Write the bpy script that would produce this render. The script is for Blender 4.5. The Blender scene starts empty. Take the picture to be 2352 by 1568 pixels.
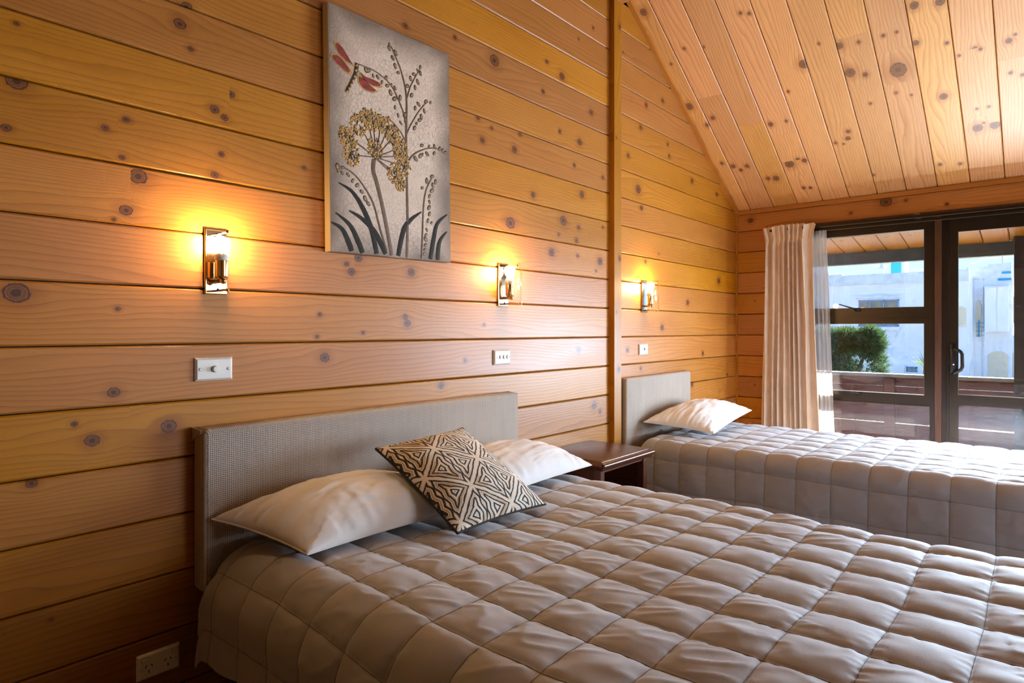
import bpy, bmesh, math, random
import numpy as np
from mathutils import Vector, Matrix

scene = bpy.context.scene
COL = scene.collection
rnd = random.Random(7)
PI = math.pi

# ---------------------------------------------------------------- camera
cam_d = bpy.data.cameras.new('camera')
cam = bpy.data.objects.new('camera', cam_d)
COL.objects.link(cam)
cam.location = (0.0, -1.923, 1.25)
cam.rotation_euler = (PI / 2, 0, math.radians(40.75 - 90.0))
cam_d.sensor_width = 36.0
cam_d.lens = 36.0 * 1438.0 / 2352.0
cam_d.shift_y = -27.5 / 2352.0
cam_d.clip_end = 500
scene.camera = cam

# ---------------------------------------------------------------- world, sun, daylight, exposure
SKY = 1.6
SUN = 48.0
DAY = 180.0
SIDE = 30.0
BULB = 340.0
EXPO = 0.30

world = bpy.data.worlds.new('sky')
scene.world = world
world.use_nodes = True
wn = world.node_tree
wn.nodes.clear()


def N(nt, typ, inp=None, **attrs):
    n = nt.nodes.new(typ)
    for k, v in attrs.items():
        setattr(n, k, v)
    for k, v in (inp or {}).items():
        s = n.inputs[k]
        if isinstance(v, bpy.types.NodeSocket):
            nt.links.new(v, s)
        else:
            s.default_value = v
    return n


def M(nt, op, a, b=0.0, c=None, clamp=False):
    d = {0: a, 1: b}
    if c is not None:
        d[2] = c
    return N(nt, 'ShaderNodeMath', d, operation=op, use_clamp=clamp).outputs[0]


def RAMP(nt, fac, stops, interp='LINEAR'):
    n = N(nt, 'ShaderNodeValToRGB', {0: fac})
    cr = n.color_ramp
    cr.interpolation = interp
    while len(cr.elements) < len(stops):
        cr.elements.new(0.5)
    for e, (p, c) in zip(cr.elements, stops):
        e.position = p
        e.color = tuple(c) + ((1.0,) if len(c) == 3 else ())
    return n.outputs[0]


def MIXC(nt, fac, a, b, mode='MIX'):
    n = N(nt, 'ShaderNodeMix', data_type='RGBA', blend_type=mode)
    for k, v in ((0, fac), (6, a), (7, b)):
        if isinstance(v, bpy.types.NodeSocket):
            nt.links.new(v, n.inputs[k])
        elif k == 0:
            n.inputs[k].default_value = v
        else:
            n.inputs[k].default_value = tuple(v) + ((1.0,) if len(v) == 3 else ())
    return n.outputs[2]


tc = N(wn, 'ShaderNodeTexCoord')
sep = N(wn, 'ShaderNodeSeparateXYZ', {0: tc.outputs['Generated']})
skyc = RAMP(wn, M(wn, 'MAXIMUM', sep.outputs[2], 0.0),
            [(0.0, (0.56, 0.77, 1.0)), (0.10, (0.42, 0.66, 1.0)), (0.35, (0.26, 0.50, 0.95)), (1.0, (0.14, 0.32, 0.78))])
mp = N(wn, 'ShaderNodeMapping', {0: tc.outputs['Generated'], 3: (7, 7, 26)})
cl = N(wn, 'ShaderNodeTexNoise', {'Vector': mp.outputs[0], 'Scale': 1.6, 'Detail': 5.0, 'Roughness': 0.55})
cf = RAMP(wn, cl.outputs[0], [(0.56, (0, 0, 0)), (0.68, (0.9, 0.9, 0.9))])
skyc = MIXC(wn, cf, skyc, (0.97, 0.97, 1.0))
bg = N(wn, 'ShaderNodeBackground', {0: skyc, 1: SKY})
wo = N(wn, 'ShaderNodeOutputWorld', {0: bg.outputs[0]})

# low sun ahead and to the right of the house, reaching in under the veranda roof
sun_d = bpy.data.lights.new('sun', 'SUN')
sun_d.energy = SUN
sun_d.angle = math.radians(0.6)
sun_d.color = (1.0, 0.94, 0.86)
sun = bpy.data.objects.new('sun', sun_d)
COL.objects.link(sun)
_al = math.radians(12)
_tanp = 0.545
sdir = Vector((math.cos(_al), -math.sin(_al), _tanp * math.cos(_al))).normalized()
sun.rotation_euler = sdir.to_track_quat('Z', 'Y').to_euler()


def area(name, loc, direction, sx, sy, power, color):
    d = bpy.data.lights.new(name, 'AREA')
    d.shape = 'RECTANGLE'
    d.size, d.size_y = sx, sy
    d.energy = power
    d.color = color
    o = bpy.data.objects.new(name, d)
    COL.objects.link(o)
    o.location = loc
    o.rotation_euler = Vector(direction).to_track_quat('-Z', 'Z').to_euler()
    return o


# daylight entering through the rest of the glazed doors, plus a fill lamp added at the side
area('daylight_doors', (4.93, -2.27, 1.05), (-1, 0, 0), 0.72, 1.8, DAY, (0.62, 0.80, 1.0))
area('side_fill_lamp', (2.75, -4.34, 1.35), (0, 1, 0), 1.7, 1.3, SIDE, (0.95, 0.97, 1.0))

vs = scene.view_settings
vs.view_transform = 'Standard'
vs.look = 'None'
vs.gamma = 1.0
vs.exposure = EXPO
vs.use_curve_mapping = False
scene.cycles.use_denoising = True
scene.cycles.max_bounces = 8
scene.cycles.diffuse_bounces = 4
scene.cycles.glossy_bounces = 3
scene.cycles.transmission_bounces = 4
scene.cycles.caustics_reflective = False
scene.cycles.caustics_refractive = False
scene.cycles.use_adaptive_sampling = True
scene.cycles.adaptive_threshold = 0.1
scene.cycles.adaptive_min_samples = 10
scene.cycles.use_light_tree = False
scene.cycles.transparent_max_bounces = 16


# ---------------------------------------------------------------- mesh helpers
class MB:
    def __init__(self):
        self.v, self.f = [], []

    def add(self, vs_, fs_):
        b = len(self.v)
        self.v += [tuple(p) for p in vs_]
        self.f += [tuple(i + b for i in f) for f in fs_]
        return self

    def box(self, a, b):
        (x0, y0, z0), (x1, y1, z1) = a, b
        x0, x1 = sorted((x0, x1)); y0, y1 = sorted((y0, y1)); z0, z1 = sorted((z0, z1))
        return self.add([(x0, y0, z0), (x1, y0, z0), (x1, y1, z0), (x0, y1, z0), (x0, y0, z1), (x1, y0, z1), (x1, y1, z1), (x0, y1, z1)],
                        [(0, 3, 2, 1), (4, 5, 6, 7), (0, 1, 5, 4), (1, 2, 6, 5), (2, 3, 7, 6), (3, 0, 4, 7)])

    def rbox(self, a, b, r, seg=3):
        bm = bmesh.new()
        c = [(p + q) / 2 for p, q in zip(a, b)]
        s = [abs(q - p) for p, q in zip(a, b)]
        bmesh.ops.create_cube(bm, size=1.0, matrix=Matrix.Translation(c) @ Matrix.Diagonal((s[0], s[1], s[2], 1)))
        bmesh.ops.bevel(bm, geom=list(bm.edges), offset=r, segments=seg, profile=0.5, affect='EDGES')
        bm.verts.index_update()
        self.add([v.co[:] for v in bm.verts], [[v.index for v in f.verts] for f in bm.faces])
        bm.free()
        return self

    def tube(self, path, r, n=8, caps=True):
        P = [Vector(p) for p in path]
        R = r if isinstance(r, (list, tuple)) else [r] * len(P)
        up = None
        vs_, fs_ = [], []
        for i, p in enumerate(P):
            t = (P[min(i + 1, len(P) - 1)] - P[max(i - 1, 0)]).normalized()
            if up is None:
                up = t.orthogonal().normalized()
            else:
                up = (up - t * up.dot(t)).normalized()
            w = t.cross(up)
            for k in range(n):
                a = 2 * PI * k / n
                vs_.append(p + (up * math.cos(a) + w * math.sin(a)) * R[i])
        for i in range(len(P) - 1):
            for k in range(n):
                k2 = (k + 1) % n
                fs_.append((i * n + k, i * n + k2, (i + 1) * n + k2, (i + 1) * n + k))
        if caps:
            fs_.append(tuple(range(n))[::-1])
            fs_.append(tuple((len(P) - 1) * n + k for k in range(n)))
        return self.add(vs_, fs_)

    def lathe(self, prof, n=16, mat=None):
        """profile [(r,z)...] turned about local Z, then moved by mat"""
        vs_, fs_ = [], []
        for r, z in prof:
            for k in range(n):
                a = 2 * PI * k / n
                vs_.append(Vector((r * math.cos(a), r * math.sin(a), z)))
        for i in range(len(prof) - 1):
            for k in range(n):
                k2 = (k + 1) % n
                fs_.append((i * n + k, i * n + k2, (i + 1) * n + k2, (i + 1) * n + k))
        fs_.append(tuple(range(n))[::-1])
        fs_.append(tuple((len(prof) - 1) * n + k for k in range(n)))
        if mat is not None:
            vs_ = [mat @ v for v in vs_]
        return self.add(vs_, fs_)

    def ball(self, c, r, n=10, m=6):
        prof = [(max(1e-4, r * math.sin(PI * i / m)), -r * math.cos(PI * i / m)) for i in range(m + 1)]
        return self.lathe(prof, n, Matrix.Translation(c))

    def prism(self, pts, vec):
        """planar polygon pts pushed along vec"""
        n = len(pts)
        v = Vector(vec)
        vs_ = [Vector(p) for p in pts] + [Vector(p) + v for p in pts]
        fs_ = [tuple(range(n))[::-1], tuple(range(n, 2 * n))] + [(i, (i + 1) % n, n + (i + 1) % n, n + i) for i in range(n)]
        return self.add(vs_, fs_)

    def grid(self, arr):
        """arr (nu,nv,3)"""
        nu, nv = arr.shape[:2]
        vs_ = [tuple(p) for p in arr.reshape(-1, 3)]
        fs_ = [(i * nv + j, (i + 1) * nv + j, (i + 1) * nv + j + 1, i * nv + j + 1) for i in range(nu - 1) for j in range(nv - 1)]
        return self.add(vs_, fs_)

    def mesh(self, name, smooth=False):
        me = bpy.data.meshes.new(name)
        me.from_pydata([tuple(p) for p in self.v], [], self.f)
        bm = bmesh.new(); bm.from_mesh(me)
        bmesh.ops.recalc_face_normals(bm, faces=bm.faces)
        bm.to_mesh(me); bm.free()
        if smooth:
            me.polygons.foreach_set('use_smooth', [True] * len(me.polygons))
            if smooth != 'all':
                me.set_sharp_from_angle(angle=math.radians(smooth if smooth is not True else 40))
        me.update()
        return me

    def build(self, name, mat, parent=None, smooth=False, **kw):
        return link(name, self.mesh(name, smooth), mat, parent, **kw)


def link(name, me, mat, parent=None, label=None, cat=None, group=None, kind=None, mw=None):
    o = bpy.data.objects.new(name, me)
    COL.objects.link(o)
    if mat is not None:
        if not me.materials:
            me.materials.append(mat)
        if me.materials[0] is not mat:
            o.material_slots[0].link = 'OBJECT'
            o.material_slots[0].material = mat
    if mw is not None:
        o.matrix_world = mw
    if parent is not None:
        o.parent = parent
    tag(o, label, cat, group, kind)
    return o


def tag(o, label=None, cat=None, group=None, kind=None):
    if label: o['label'] = label
    if cat: o['category'] = cat
    if group: o['group'] = group
    if kind: o['kind'] = kind
    return o


def thing(name, label, cat, loc=(0, 0, 0), group=None, rot=(0, 0, 0)):
    o = bpy.data.objects.new(name, None)
    COL.objects.link(o)
    o.empty_display_size = 0.05
    o.location = loc
    o.rotation_euler = rot
    return tag(o, label, cat, group)


def axes(X, Y, Z, O):
    return Matrix(((X[0], Y[0], Z[0], O[0]), (X[1], Y[1], Z[1], O[1]), (X[2], Y[2], Z[2], O[2]), (0, 0, 0, 1)))


def vnoise(x, y, seed=0):
    """smooth 2-D value noise on numpy arrays, about -1..1"""
    g = np.random.RandomState(seed).rand(256, 256) * 2 - 1
    xi, yi = np.floor(x).astype(int), np.floor(y).astype(int)
    xf, yf = x - xi, y - yi
    xf = xf * xf * (3 - 2 * xf); yf = yf * yf * (3 - 2 * yf)
    a = g[xi % 256, yi % 256]; b = g[(xi + 1) % 256, yi % 256]
    c = g[xi % 256, (yi + 1) % 256]; d = g[(xi + 1) % 256, (yi + 1) % 256]
    return (a * (1 - xf) + b * xf) * (1 - yf) + (c * (1 - xf) + d * xf) * yf


# ---------------------------------------------------------------- materials
def newmat(name):
    m = bpy.data.materials.new(name)
    m.use_nodes = True
    m.node_tree.nodes.clear()
    return m, m.node_tree


def finish(nt, bsdf):
    N(nt, 'ShaderNodeOutputMaterial', {0: bsdf})


def pbr(name, color, rough=0.5, metal=0.0, spec=0.5, var=0.0, vscale=20.0, bump=0.0, bscale=200.0, sheen=0.0, coat=0.0, stretch=None):
    """principled material with noise variation of colour and fine relief"""
    m, nt = newmat(name)
    t = N(nt, 'ShaderNodeTexCoord')
    vec = t.outputs['Object']
    if stretch:
        vec = N(nt, 'ShaderNodeMapping', {0: vec, 3: stretch}).outputs[0]
    p = N(nt, 'ShaderNodeBsdfPrincipled', {'Roughness': rough, 'Metallic': metal, 'Specular IOR Level': spec, 'Sheen Weight': sheen, 'Coat Weight': coat})
    nz = N(nt, 'ShaderNodeTexNoise', {'Vector': vec, 'Scale': vscale, 'Detail': 4.0})
    k = max(var, 0.02)
    lo = tuple(c * (1 - k) for c in color); hi = tuple(min(1, c * (1 + k)) for c in color)
    nt.links.new(RAMP(nt, nz.outputs[0], [(0.25, lo), (0.75, hi)]), p.inputs['Base Color'])
    if bump:
        b = N(nt, 'ShaderNodeTexNoise', {'Vector': vec, 'Scale': bscale, 'Detail': 3.0})
        bn = N(nt, 'ShaderNodeBump', {'Strength': bump, 'Distance': 0.002, 'Height': b.outputs[0]})
        nt.links.new(bn.outputs[0], p.inputs['Normal'])
    finish(nt, p.outputs[0])
    return m


def emis(name, color, strength):
    m, nt = newmat(name)
    e = N(nt, 'ShaderNodeEmission', {0: tuple(color) + (1,), 1: strength})
    finish(nt, e.outputs[0])
    return m


def glassmat(name, tint=(1, 1, 1), ior=1.5, dirt=0.0):
    m, nt = newmat(name)
    ge = N(nt, 'ShaderNodeNewGeometry')
    ct = M(nt, 'ABSOLUTE', N(nt, 'ShaderNodeVectorMath', {0: ge.outputs['Normal'], 1: ge.outputs['Incoming']}, operation='DOT_PRODUCT').outputs['Value'])
    f0 = ((ior - 1) / (ior + 1)) ** 2
    fac = M(nt, 'MULTIPLY_ADD', M(nt, 'POWER', M(nt, 'SUBTRACT', 1.0, ct, clamp=True), 5.0), 1 - f0, f0)
    tr = N(nt, 'ShaderNodeBsdfTransparent', {0: tuple(tint) + (1,)})
    gl = N(nt, 'ShaderNodeBsdfGlossy', {0: (1, 1, 1, 1), 'Roughness': 0.0})
    mx = N(nt, 'ShaderNodeMixShader', {0: fac, 1: tr.outputs[0], 2: gl.outputs[0]})
    out = mx.outputs[0]
    if dirt:
        t = N(nt, 'ShaderNodeTexCoord')
        nz = N(nt, 'ShaderNodeTexNoise', {'Vector': t.outputs['Object'], 'Scale': 90.0, 'Detail': 6.0, 'Roughness': 0.8})
        nl = N(nt, 'ShaderNodeTexNoise', {'Vector': t.outputs['Object'], 'Scale': 3.0, 'Detail': 2.0})
        sz = N(nt, 'ShaderNodeSeparateXYZ', {0: t.outputs['Object']})
        low = N(nt, 'ShaderNodeMapRange', {0: sz.outputs[2], 1: 0.98, 2: 0.80, 3: 0.0, 4: 1.0})
        d = M(nt, 'MULTIPLY', RAMP(nt, nz.outputs[0], [(0.60, (0, 0, 0)), (0.72, (1, 1, 1))]), RAMP(nt, nl.outputs[0], [(0.45, (0, 0, 0)), (0.65, (1, 1, 1))]))
        d = M(nt, 'MULTIPLY', M(nt, 'MULTIPLY', d, low.outputs[0]), dirt)
        df = N(nt, 'ShaderNodeBsdfDiffuse', {0: (0.85, 0.85, 0.85, 1)})
        out = N(nt, 'ShaderNodeMixShader', {0: d, 1: out, 2: df.outputs[0]}).outputs[0]
    finish(nt, out)
    return m


# pine: growth rings that flow around knots, shared by every board
def pine_group():
    g = bpy.data.node_groups.new('pine', 'ShaderNodeTree')
    I = g.interface
    I.new_socket(name='Vector', in_out='INPUT', socket_type='NodeSocketVector')
    for k in 'AB':
        I.new_socket(name='Knot' + k, in_out='INPUT', socket_type='NodeSocketColor')
    I.new_socket(name='Origin', in_out='INPUT', socket_type='NodeSocketFloat')
    I.new_socket(name='Length', in_out='INPUT', socket_type='NodeSocketFloat')
    I.new_socket(name='Tone', in_out='INPUT', socket_type='NodeSocketFloat')
    I.new_socket(name='Pale', in_out='INPUT', socket_type='NodeSocketFloat')
    I.new_socket(name='Shader', in_out='OUTPUT', socket_type='NodeSocketShader')
    gi = N(g, 'NodeGroupInput'); go = N(g, 'NodeGroupOutput')
    s = N(g, 'ShaderNodeSeparateXYZ', {0: gi.outputs['Vector']})
    x, y, z = s.outputs
    rn = N(g, 'ShaderNodeObjectInfo').outputs['Random']
    seed = M(g, 'MULTIPLY', rn, 37.0)
    # ragged edge for knots
    rag = N(g, 'ShaderNodeTexNoise', {'Vector': gi.outputs['Vector'], 'Scale': 95.0, 'Detail': 3.0})
    ragv = M(g, 'SUBTRACT', rag.outputs[0], 0.5)
    yy = y
    dmin = None
    for k in 'AB':
        c = N(g, 'ShaderNodeSeparateColor', {0: gi.outputs['Knot' + k]})
        kx = M(g, 'MULTIPLY_ADD', c.outputs[0], gi.outputs['Length'], gi.outputs['Origin'])
        ky = M(g, 'MULTIPLY', c.outputs[1], 0.2)
        r = M(g, 'MULTIPLY_ADD', c.outputs[2], 0.053, 0.0005)
        dx = M(g, 'DIVIDE', M(g, 'SUBTRACT', x, kx), r)
        dy = M(g, 'DIVIDE', M(g, 'SUBTRACT', y, ky), r)
        dxs = M(g, 'MULTIPLY', dx, 0.85)
        d = M(g, 'SQRT', M(g, 'ADD', M(g, 'MULTIPLY', dxs, dxs), M(g, 'MULTIPLY', dy, dy)))
        d = M(g, 'ADD', d, M(g, 'MULTIPLY', ragv, 0.45))
        e2 = M(g, 'ADD', M(g, 'POWER', M(g, 'ABSOLUTE', M(g, 'DIVIDE', dx, 5.0)), 2.0), M(g, 'POWER', M(g, 'ABSOLUTE', M(g, 'DIVIDE', dy, 3.0)), 2.0))
        ex = M(g, 'EXPONENT', M(g, 'MULTIPLY', e2, -1.0))
        yy = M(g, 'SUBTRACT', yy, M(g, 'MULTIPLY', M(g, 'MULTIPLY', M(g, 'SUBTRACT', yy, ky), 0.85), ex))
        dmin = d if dmin is None else M(g, 'MINIMUM', dmin, d)
    # ring field
    cv = N(g, 'ShaderNodeCombineXYZ', {0: M(g, 'MULTIPLY', x, 0.75), 1: M(g, 'MULTIPLY', yy, 5.5), 2: seed})
    n1 = N(g, 'ShaderNodeTexNoise', {'Vector': cv.outputs[0], 'Scale': 1.0, 'Detail': 1.5, 'Roughness': 0.45})
    cw = N(g, 'ShaderNodeCombineXYZ', {0: M(g, 'MULTIPLY', x, 7.0), 1: M(g, 'MULTIPLY', yy, 30.0), 2: seed})
    n2 = N(g, 'ShaderNodeTexNoise', {'Vector': cw.outputs[0], 'Scale': 1.0, 'Detail': 2.0})
    fld = M(g, 'ADD', M(g, 'MULTIPLY', yy, 62.0), M(g, 'MULTIPLY', n1.outputs[0], 11.0))
    fld = M(g, 'ADD', fld, M(g, 'MULTIPLY', n2.outputs[0], 0.55))
    p = M(g, 'FRACT', fld)
    late = RAMP(g, p, [(0.0, (0, 0, 0)), (0.45, (0.08,) * 3), (0.80, (0.55,) * 3), (0.93, (1, 1, 1)), (1.0, (0, 0, 0))])
    # fibres and broad tone
    cf_ = N(g, 'ShaderNodeCombineXYZ', {0: M(g, 'MULTIPLY', x, 9.0), 1: M(g, 'MULTIPLY', yy, 420.0), 2: seed})
    n3 = N(g, 'ShaderNodeTexNoise', {'Vector': cf_.outputs[0], 'Scale': 1.0, 'Detail': 2.0})
    cb = N(g, 'ShaderNodeCombineXYZ', {0: M(g, 'MULTIPLY', x, 1.6), 1: M(g, 'MULTIPLY', y, 7.0), 2: M(g, 'ADD', seed, 5.0)})
    n4 = N(g, 'ShaderNodeTexNoise', {'Vector': cb.outputs[0], 'Scale': 1.0, 'Detail': 3.0})
    base = MIXC(g, n4.outputs[0], (0.40, 0.164, 0.031), (0.60, 0.285, 0.060))
    base = MIXC(g, gi.outputs['Pale'], base, (0.82, 0.53, 0.25))
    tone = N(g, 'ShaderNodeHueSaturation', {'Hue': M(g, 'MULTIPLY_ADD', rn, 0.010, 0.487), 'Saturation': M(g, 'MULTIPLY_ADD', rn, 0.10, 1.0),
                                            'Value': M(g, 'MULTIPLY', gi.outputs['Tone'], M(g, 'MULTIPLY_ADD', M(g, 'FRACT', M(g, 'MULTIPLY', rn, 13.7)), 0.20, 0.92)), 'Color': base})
    col = MIXC(g, M(g, 'MULTIPLY', late, 0.62), tone.outputs[0], MIXC(g, 1.0, tone.outputs[0], (0.60, 0.50, 0.42), 'MULTIPLY'))
    col = MIXC(g, M(g, 'MULTIPLY', M(g, 'SUBTRACT', n3.outputs[0], 0.42, clamp=True), 0.9), col, (0.30, 0.12, 0.03))
    # knots
    halo = N(g, 'ShaderNodeMapRange', {0: dmin, 1: 0.9, 2: 2.7, 3: 0.62, 4: 0.0})
    col = MIXC(g, halo.outputs[0], col, MIXC(g, 1.0, col, (0.62, 0.47, 0.38), 'MULTIPLY'))
    ringk = M(g, 'MULTIPLY_ADD', M(g, 'SINE', M(g, 'MULTIPLY', dmin, 17.0)), 0.5, 0.5)
    kc = MIXC(g, ringk, (0.15, 0.045, 0.012), (0.27, 0.098, 0.027))
    kc = MIXC(g, N(g, 'ShaderNodeMapRange', {0: dmin, 1: 0.62, 2: 0.25, 3: 0.0, 4: 0.8}).outputs[0], kc, (0.035, 0.012, 0.005))
    rim = M(g, 'COMPARE', dmin, 0.93, 0.10)
    kc = MIXC(g, M(g, 'MULTIPLY', rim, 0.75), kc, (0.03, 0.012, 0.006))
    kc = MIXC(g, M(g, 'MULTIPLY', gi.outputs['Pale'], 0.75), kc, (0.36, 0.19, 0.09))
    inside = N(g, 'ShaderNodeMapRange', {0: dmin, 1: 1.10, 2: 0.95, 3: 0.0, 4: 1.0})
    col = MIXC(g, inside.outputs[0], col, kc)
    bs = N(g, 'ShaderNodeBsdfPrincipled', {'Base Color': col, 'Roughness': M(g, 'MULTIPLY_ADD', n4.outputs[0], 0.14, 0.34), 'Specular IOR Level': 0.42})
    bm_ = N(g, 'ShaderNodeBump', {'Strength': 0.25, 'Distance': 0.0006, 'Height': M(g, 'ADD', late, n3.outputs[0])})
    g.links.new(bm_.outputs[0], bs.inputs['Normal'])
    g.links.new(bs.outputs[0], go.inputs[0])
    return g


PINE = pine_group()


def pine(name, knots, x0, length, tone=1.0, pale=0.0):
    """knots [(x, y, r)] in board-local metres; alternate ones go to the two knot layers"""
    m, nt = newmat(name)
    t = N(nt, 'ShaderNodeTexCoord')
    sx = N(nt, 'ShaderNodeSeparateXYZ', {0: t.outputs['Object']})
    fac = M(nt, 'DIVIDE', M(nt, 'SUBTRACT', sx.outputs[0], x0), length)
    ks = sorted(knots)
    cols = []
    for layer in (ks[0::2], ks[1::2]):
        stops = []
        for i, (kx, ky, r) in enumerate(layer):
            pos = 0.0 if i == 0 else ((layer[i - 1][0] + kx) / 2 - x0) / length
            stops.append((pos, ((kx - x0) / length, ky / 0.2, r / 0.06)))
        if not stops:
            stops = [(0.0, (0.0, 0.0, 0.0))]
        if len(stops) == 1:
            stops = stops + [(1.0, stops[0][1])]
        cols.append(RAMP(nt, fac, stops[:30], 'CONSTANT'))
    gr = N(nt, 'ShaderNodeGroup', node_tree=PINE)
    for k, v in (('Vector', t.outputs['Object']), ('KnotA', cols[0]), ('KnotB', cols[1])):
        nt.links.new(v, gr.inputs[k])
    gr.inputs['Origin'].default_value = x0
    gr.inputs['Length'].default_value = length
    gr.inputs['Tone'].default_value = tone
    gr.inputs['Pale'].default_value = pale
    finish(nt, gr.outputs[0])
    return m


def randknots(n, x0, x1, w, rmax=0.014):
    return [(rnd.uniform(x0, x1), rnd.uniform(0.02, w - 0.02), rnd.choice((0.005, 0.006, 0.008, 0.011, rmax))) for _ in range(n)]


PINE_ANY = [pine('pine_mixed_%d' % i, randknots(9, -2.6, 5.0, 0.165), -2.7, 7.8) for i in range(4)]
PINE_END = [pine('pine_short_%d' % i, randknots(2, 0.05, 0.7, 0.165, 0.009), 0.0, 4.5, 1.0) for i in range(4)]
PINE_TRIM = pine('pine_trim', [], 0.0, 5.0, 1.0)
BACKING = pbr('groove_backing', (0.05, 0.02, 0.008), 0.9)
PLASTER = pbr('warm_board_lining', (0.33, 0.17, 0.07), 0.5, var=0.1, vscale=3.0)
CARPET = pbr('carpet', (0.34, 0.30, 0.26), 0.95, var=0.2, vscale=60, bump=0.6, bscale=500)
BRONZE = pbr('bronze_aluminium', (0.040, 0.026, 0.016), 0.30, 0.55, var=0.08, vscale=12)
BRONZE_EDGE = pbr('bronze_edge', (0.22, 0.18, 0.14), 0.3, 0.6)
STAINED = pbr('stained_timber', (0.085, 0.030, 0.012), 0.45, var=0.4, vscale=6, stretch=(18, 18, 1.2), bump=0.2)
BLACK = pbr('black_plastic', (0.012, 0.012, 0.013), 0.28)
GLASS = glassmat('window_glass', (0.97, 0.985, 0.985), 1.5, 0.75)
SHADE_GLASS = glassmat('lamp_glass', (0.97, 0.97, 0.97), 1.55)
BRASS = pbr('brass', (0.78, 0.50, 0.20), 0.16, 1.0, var=0.08)
MIRROR = pbr('mirror_plate', (0.93, 0.86, 0.74), 0.05, 1.0)
WHITE_PL = pbr('white_plastic', (0.74, 0.71, 0.66), 0.22, var=0.02)
CREAM_PL = pbr('cream_plastic', (0.78, 0.69, 0.52), 0.3, var=0.02)
DARK_HOLE = pbr('dark_slot', (0.01, 0.01, 0.01), 0.8)

# ================================================================ STRUCTURE
P = 0.165; G0 = 1.207; XE = 5.0; ZE = 2.19; SL = 0.602
XR = 1.2; YB = -4.4; XB = -2.6          # ridge, far side wall, wall behind the camera
ZR = ZE + SL * (XE - XR)


def gable_right(z): return XE if z <= ZE else XE - (z - ZE) / SL
def gable_left(z): return XB if z <= ZE else XB + (z - ZE) / SL


def board(xa0, xb0, xa1, xb1, w, t=0.02, g=0.0035, c=0.0045):
    """board along local X, width along local Y, face at local Z = t; ends may be raked (0 = lower edge, 1 = upper edge)"""
    prof = [(g / 2, 0), (g / 2, t - c), (g / 2 + c, t), (w - g / 2 - c, t), (w - g / 2, t - c), (w - g / 2, 0)]
    mb = MB()
    n = len(prof)
    va = [(xa0 + (xa1 - xa0) * y / w, y, z) for y, z in prof]
    vb = [(xb0 + (xb1 - xb0) * y / w, y, z) for y, z in prof]
    mb.add(va + vb, [tuple(range(n)), tuple(range(n, 2 * n))[::-1]] + [(i, n + i, n + (i + 1) % n, (i + 1) % n) for i in range(n)])
    return mb.mesh('board')


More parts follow.
